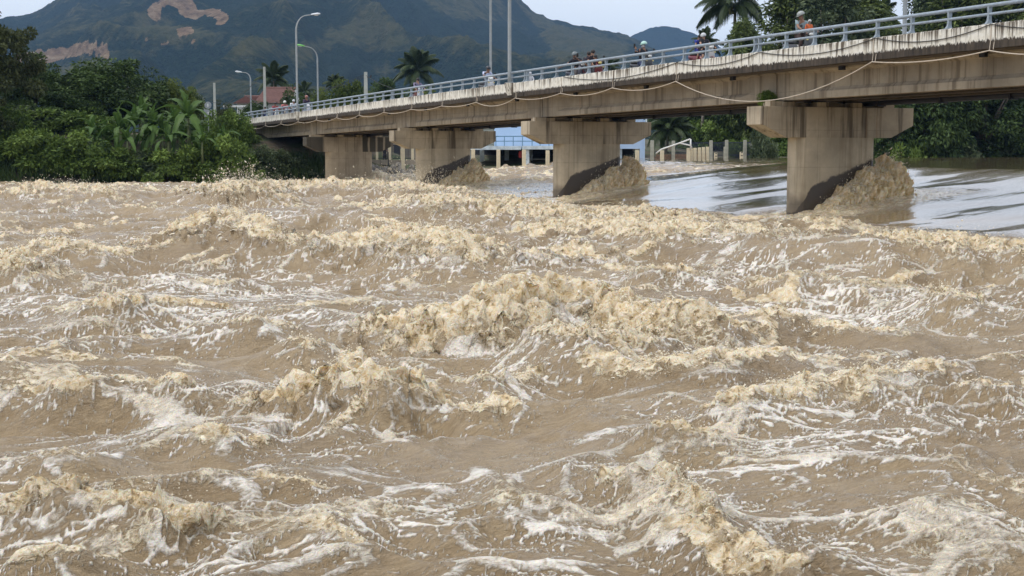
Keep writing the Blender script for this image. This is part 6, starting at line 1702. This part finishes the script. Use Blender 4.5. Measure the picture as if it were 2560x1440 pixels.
bh = t.math('ADD', bh, t.math('MULTIPLY', lm, 0.45)); bh = t.math('ADD', bh, t.math('MULTIPLY', t.math('MULTIPLY', cm, iso), 1.15))
bn = t.n.new('ShaderNodeBump'); t.l.new(bh, bn.inputs['Height']); bn.inputs['Distance'].default_value = 0.05
bn.inputs['Strength'].default_value = 0.9
t.l.new(t.mr(f_calm, 0.3, 0.9, 0, 0.6), t.b.inputs['Coat Weight']); t.b.inputs['Coat Roughness'].default_value = 0.03; t.b.inputs['Coat IOR'].default_value = 1.6
t.l.new(t.math('MULTIPLY', fo_, 0.38), t.b.inputs['Subsurface Weight']); t.b.inputs['Subsurface Radius'].default_value = (1.0, 0.62, 0.30); t.b.inputs['Subsurface Scale'].default_value = 0.045
M_RIVER = t.base(col, rough, bn.outputs[0], spec=t.math('MULTIPLY', t.mr(fo_, 0, 1, 1.0, 0.35), t.mr(f_calm, 0.2, 0.9, 0.5, 1.0)))
RV = np.stack([XX + DX, YY + DY, ZF], -1).reshape(-1, 3)
me = np_mesh('river', RV, grid_quads(len(RY), len(RW)), M_RIVER, True,
             {'foam': lace, 'cream': cream, 'calm': calm * smooth(0.0, 0.4, Hmask), 'hollow': hol})
kind(link('river', me), 'structure')

def water_z(x, y):
    i = int(np.clip(np.searchsorted(RY, y), 0, len(RY) - 1)); j = int(np.clip(np.searchsorted(RW, x / (0.385 * y + 0.9)), 0, len(RW) - 1))
    return float(ZF[i, j])

# ------------------------------------------------------------------ thrown water
t = NT('foam_spray'); c = t.coord('Object'); i1 = t.noise(c, 14, 4, 0.7)
M_SPRAY = t.base(t.ramp(i1, (0.3, (0.70, 0.58, 0.38)), (0.55, (0.84, 0.76, 0.60)), (0.72, (0.92, 0.89, 0.82))), 0.2, spec=0.6)
OCT_V = np.array([[1, 0, 0], [-1, 0, 0], [0, 1, 0], [0, -1, 0], [0, 0, 1], [0, 0, -1]], float)
OCT_F = np.array([[0, 2, 4], [2, 1, 4], [1, 3, 4], [3, 0, 4], [2, 0, 5], [1, 2, 5], [3, 1, 5], [0, 3, 5]])
class Spray:
    def __init__(self, seed): self.r = np.random.default_rng(seed); self.V = []; self.F = []; self.n = 0
    def drops(self, P, r, D=None, stretch=1.6):
        """elongated drops at P (n,3) with radii r along directions D"""
        n = len(P); D = unit(self.r.normal(size=(n, 3))) if D is None else D
        S = unit(np.cross(D, self.r.normal(size=(n, 3)))); T = np.cross(D, S)
        st = self.r.uniform(1.0, stretch, n)[:, None]
        loc = OCT_V[None]
        V = P[:, None] + r[:, None, None] * (loc[..., 0:1] * (D * st)[:, None] + loc[..., 1:2] * S[:, None] + loc[..., 2:3] * T[:, None])
        self.V.append(V.reshape(-1, 3)); self.F.append((OCT_F[None] + (self.n + 6 * np.arange(n))[:, None, None]).reshape(-1, 3)); self.n += 6 * n
    def strands(self, P, D, L, r, k=6, grav=0.6):
        """tapering tongues of water thrown from P along D, bending down, knobbed at the tip"""
        n = len(P); f = np.linspace(0, 1, k)
        side = unit(self.r.normal(size=(n, 3)))
        C_ = P[:, None] + D[:, None] * (L[:, None] * f)[..., None] + np.array([0, 0, -1.0]) * (grav * L[:, None] * f ** 2)[..., None] + side[:, None] * (0.14 * L[:, None] * np.sin(f * 4.0 + self.r.uniform(0, 6, (n, 1))))[..., None]
        S = unit(np.cross(D, self.r.normal(size=(n, 3)))); T = np.cross(D, S)
        rr = r[:, None] * (1.35 - 1.05 * f + 0.45 * self.r.random((n, k)) + 0.5 * (f > 0.95))
        ang = np.array([0, 2.1, 4.2])
        V = C_[:, :, None] + rr[:, :, None, None] * (np.cos(ang)[None, None, :, None] * S[:, None, None] + np.sin(ang)[None, None, :, None] * T[:, None, None])
        self.V.append(V.reshape(-1, 3))
        q = []
        for a in range(k - 1):
            for b in range(3):
                c_ = (b + 1) % 3; q += [[a * 3 + b, a * 3 + c_, (a + 1) * 3 + c_], [a * 3 + b, (a + 1) * 3 + c_, (a + 1) * 3 + b]]
        q += [[(k - 1) * 3, (k - 1) * 3 + 1, (k - 1) * 3 + 2]]
        q = np.array(q); self.F.append((q[None] + (self.n + 3 * k * np.arange(n))[:, None, None]).reshape(-1, 3)); self.n += 3 * k * n
    def build(self, name, label, mat=M_SPRAY):
        me = np_mesh(name, np.concatenate(self.V), np.concatenate(self.F), mat, True)
        return kind(link(name, me), 'stuff', label)
def wz_many(P): return np.array([water_z(a, b) for a, b in P])
for wi, (pts, hs_, fo, wf) in enumerate(CRESTS):
    if fo < 0.55: continue
    sp = Spray(100 + wi); pa = np.array([list(p) for p in pts]); Yc = pa[:, 1].mean(); hm = max(hs_)
    seg = np.linalg.norm(np.diff(pa[:, :2], axis=0), axis=1); Ltot = seg.sum()
    n = int(np.clip(Ltot * 330 / (1 + Yc * 0.05), 150, 1900))
    cum = np.concatenate([[0], np.cumsum(seg)]); f = sp.r.uniform(0, Ltot, n)
    # bunch the throw into a few bursts along the crest
    nbst = max(2, int(Ltot / (0.35 + 0.03 * Yc))); cen = sp.r.uniform(0.12, 0.88, nbst) * Ltot
    pick = sp.r.integers(0, nbst, n); f = np.where(sp.r.random(n) < 0.7, np.clip(cen[pick] + sp.r.normal(0, 0.10 + 0.01 * Yc, n), 0, Ltot), f)
    B = np.stack([np.interp(f, cum, pa[:, 0]), np.interp(f, cum, pa[:, 1])], 1); hb = np.interp(f, cum, hs_)
    B += sp.r.normal(0, 0.30 * wf, B.shape) * np.array([1.0, 1.2])
    bz = wz_many(B)
    scl = np.clip(Yc / 20, 0.35, 2.4)
    up = np.abs(sp.r.normal(0, 0.20, n)) * (hb / hm) * hm * (1.0 + 0.5 * scl) * 0.8
    P = np.stack([B[:, 0] - up * sp.r.uniform(-0.6, 1.0, n), B[:, 1] - up * sp.r.uniform(-0.5, 1.0, n), bz + up], 1)
    sp.drops(P, sp.r.lognormal(-0.3, 0.5, n) * 0.0075 * scl ** 0.75)
    ns = int(n * 0.22 * np.clip((Yc - 6) / 10, 0.15, 1))
    D = unit(np.stack([sp.r.normal(-0.25, 0.55, ns), sp.r.normal(-0.35, 0.5, ns), np.abs(sp.r.normal(0.55, 0.4, ns))], 1))
    P2 = np.stack([B[:ns, 0], B[:ns, 1], bz[:ns] - 0.02], 1)
    sp.strands(P2, D, sp.r.lognormal(-0.3, 0.5, ns) * (0.06 + 0.13 * hm) * (0.55 + 0.45 * scl), sp.r.lognormal(0, 0.4, ns) * 0.0068 * scl ** 0.8, 5)
    sp.build('wave_spray', 'drops and tongues of foam thrown from a breaking crest')

# surge thrown up along the side of each pier
def surge(s0_, q_up, q_dn, h_up, z_up, z_dn, out, seed, label):
    na, nb = 240, 110
    a = np.linspace(0, 1, na)[:, None]; b = np.linspace(0, 1, nb)[None]
    # a runs from the downstream tail to the upstream nose and round it, b from the crest at the pier down to the river
    q = q_dn + (q_up - q_dn) * a
    hcrest = z_dn + (h_up - z_dn) * np.clip(a, 0, 1) ** 0.85
    fall = np.where(a > 0.90, 1 - ((a - 0.90) / 0.10) ** 2 * 0.45, 1.0) * (1 + 0.07 * np.sin(a * 23 + seed) + 0.05 * np.sin(a * 51))
    hcrest = hcrest * fall + z_dn * (1 - fall)
    th = b * np.pi / 2
    o_ = (0.30 + out * (0.35 + 0.65 * a)) * np.sin(th) ** 0.6
    base = z_up * a + z_dn * (1 - a) - 0.35
    z = base + (hcrest - base) * np.cos(th) ** 0.62
    qq = q + 0 * b + 0.35 * (a ** 4) * np.sin(th)
    ss = s0_ - 0.44 - o_ + 0 * a
    X_ = BO.x + qq * PX - ss * PY; Y_ = BO.y + qq * PY + ss * PX
    w_ = 0.25 * noise3(qq / 0.8, ss / 0.8, z / 0.8, seed)
    lean = z * 0.35
    n1 = np.abs(noise3((qq - lean) / 0.42 + w_, ss / 0.6, z / 1.1, seed + 1)); n2 = np.abs(noise3((qq - lean) / 0.17 + w_, ss / 0.3, z / 0.50, seed + 2)); n3 = np.abs(noise3((qq - lean) / 0.075, ss / 0.12, z / 0.2, seed + 3)); n4 = noise3(qq / 0.05, ss / 0.05, z / 0.09, seed + 4)
    d = (0.30 * n1 + 0.30 * n2 + 0.24 * n3 + 0.05 * n4 - 0.15) * (0.35 + 0.65 * a) * (0.55 + 0.45 * np.sin(th))
    X_ = X_ + d * (0.35 * PX + 0.62 * PY) ; Y_ = Y_ + d * (0.35 * PY - 0.62 * PX); z = z + d * 0.55 + 0.25 * np.maximum(0, noise3(qq / 0.13, ss / 0.4, z / 0.6, seed + 5) - 0.05) * np.cos(th) ** 3 * (0.3 + a)
    hol_ = smooth(0.42, 0.04, n1 * 0.35 + n2 * 0.45 + n3 * 0.35)
    cm_ = 0.75 + 0.25 * np.clip(a + 0 * b, 0, 1)
    me = np_mesh('pier_surge', np.stack([X_, Y_, z], -1).reshape(-1, 3), grid_quads(na, nb), M_SURGE, True, {'hollow': hol_})
    kind(link('pier_surge', me), 'stuff', label)
    sp = Spray(seed + 50); n = 900
    ai = sp.r.uniform(0.1, 1, n) ** 0.7; bi = np.abs(sp.r.normal(0, 0.35, n)).clip(0, 1)
    ia = (ai * (na - 1)).astype(int); ib = (bi * (nb - 1)).astype(int)
    P = np.stack([X_[ia, ib], Y_[ia, ib], z[ia, ib]], 1)
    nr = np.array([0.3 * PX + 0.6 * PY, 0.3 * PY - 0.6 * PX, 0.5])
    D = unit(nr + sp.r.normal(0, 0.5, (n, 3)))
    sp.strands((P - D * 0.03)[:140], D[:140], sp.r.lognormal(0, 0.4, 140) * 0.12, sp.r.lognormal(0, 0.3, 140) * 0.012, 5, 0.7)
    n = 2600; ai = sp.r.uniform(0.05, 1, n) ** 0.7; bi = np.abs(sp.r.normal(0, 0.4, n)).clip(0, 1); ia = (ai * (na - 1)).astype(int); ib = (bi * (nb - 1)).astype(int)
    P = np.stack([X_[ia, ib], Y_[ia, ib], z[ia, ib]], 1); D = unit(nr + sp.r.normal(0, 0.5, (n, 3)))
    P3 = P + D * np.abs(sp.r.normal(0, 0.10, (n, 1))) * (1 + 2 * (bi[:, None] < 0.15))
    sp.drops(P3, sp.r.lognormal(0, 0.5, n) * 0.008, D, 2.6)
    # fine mist drifting off the outer foot
    n = 1500
    ia = (sp.r.uniform(0.55, 1, n) * (na - 1)).astype(int)
    P = np.stack([X_[ia, -1], Y_[ia, -1], z[ia, -1] + 0.35], 1) + sp.r.normal(0, 1, (n, 3)) * np.array([0.9, 0.6, 0.22]) + np.array([0.4, -0.4, 0.1])
    sp.drops(P, sp.r.lognormal(0, 0.3, n) * 0.006)
    sp.build('surge_spray', 'drops flying off the surge beside a bridge pier', M_SPRAY)
t = NT('surge_foam'); c = t.coord('Object'); i1 = t.noise(c, 8, 4, 0.55, 0.6); st = t.noise(t.mapping(c, (6, 6, 1.6)), 1.5, 4, 0.6, 0.5)
sc_ = t.ramp(t.math('ADD', t.math('MULTIPLY', i1, 0.55), t.math('MULTIPLY', st, 0.45)), (0.32, (0.50, 0.35, 0.155)), (0.46, (0.78, 0.60, 0.34)), (0.60, (0.96, 0.86, 0.66)))
t.b.inputs['Subsurface Weight'].default_value = 0.5; t.b.inputs['Subsurface Radius'].default_value = (1.0, 0.62, 0.30); t.b.inputs['Subsurface Scale'].default_value = 0.06
M_SURGE = t.base(t.mix(t.math('MULTIPLY', t.attr('hollow'), 0.65), sc_, (0.34, 0.225, 0.085)), 0.6, t.bump(t.math('ADD', t.noise(c, 26, 4, 0.6), st), 0.6, 0.035), spec=0.25)
surge(0.0, 2.05, -1.45, 2.15, 0.6, -0.1, 1.0, 300, 'brown surge fanning out along the near pier')
surge(SPAN, 2.15, -1.35, 1.95, 0.5, -0.1, 1.1, 320, 'brown surge fanning out along the second nearest pier')
surge(SPAN * 2, 1.95, -1.2, 1.75, 0.5, -0.1, 1.1, 340, 'brown surge fanning out along the third pier')
# spatter in front of the third pier and off the far wave crest
sp = Spray(400)
for u, v, Y, nn, su_, sv_ in ((1065, 450, 80.5, 1500, 0.75, 0.5), (1000, 442, 86, 900, 1.1, 0.45), (612, 452, 77, 700, 0.8, 0.4), (625, 440, 77, 160, 0.25, 0.45), (555, 456, 78, 350, 0.8, 0.3)):
    p = at(u, v, Y); P = np.array(p) + sp.r.normal(size=(nn, 3)) * np.array([su_, 0.5, sv_]); P[:, 2] = np.maximum(P[:, 2], 0.15)
    sp.drops(P, sp.r.lognormal(0, 0.6, nn) * 0.0105, unit(np.array([-0.4, -0.2, 0.9]) + sp.r.normal(0, 0.4, (nn, 3))), 3.2)
sp.build('spatter', 'bright drops spattering up before the third pier and the far wave')
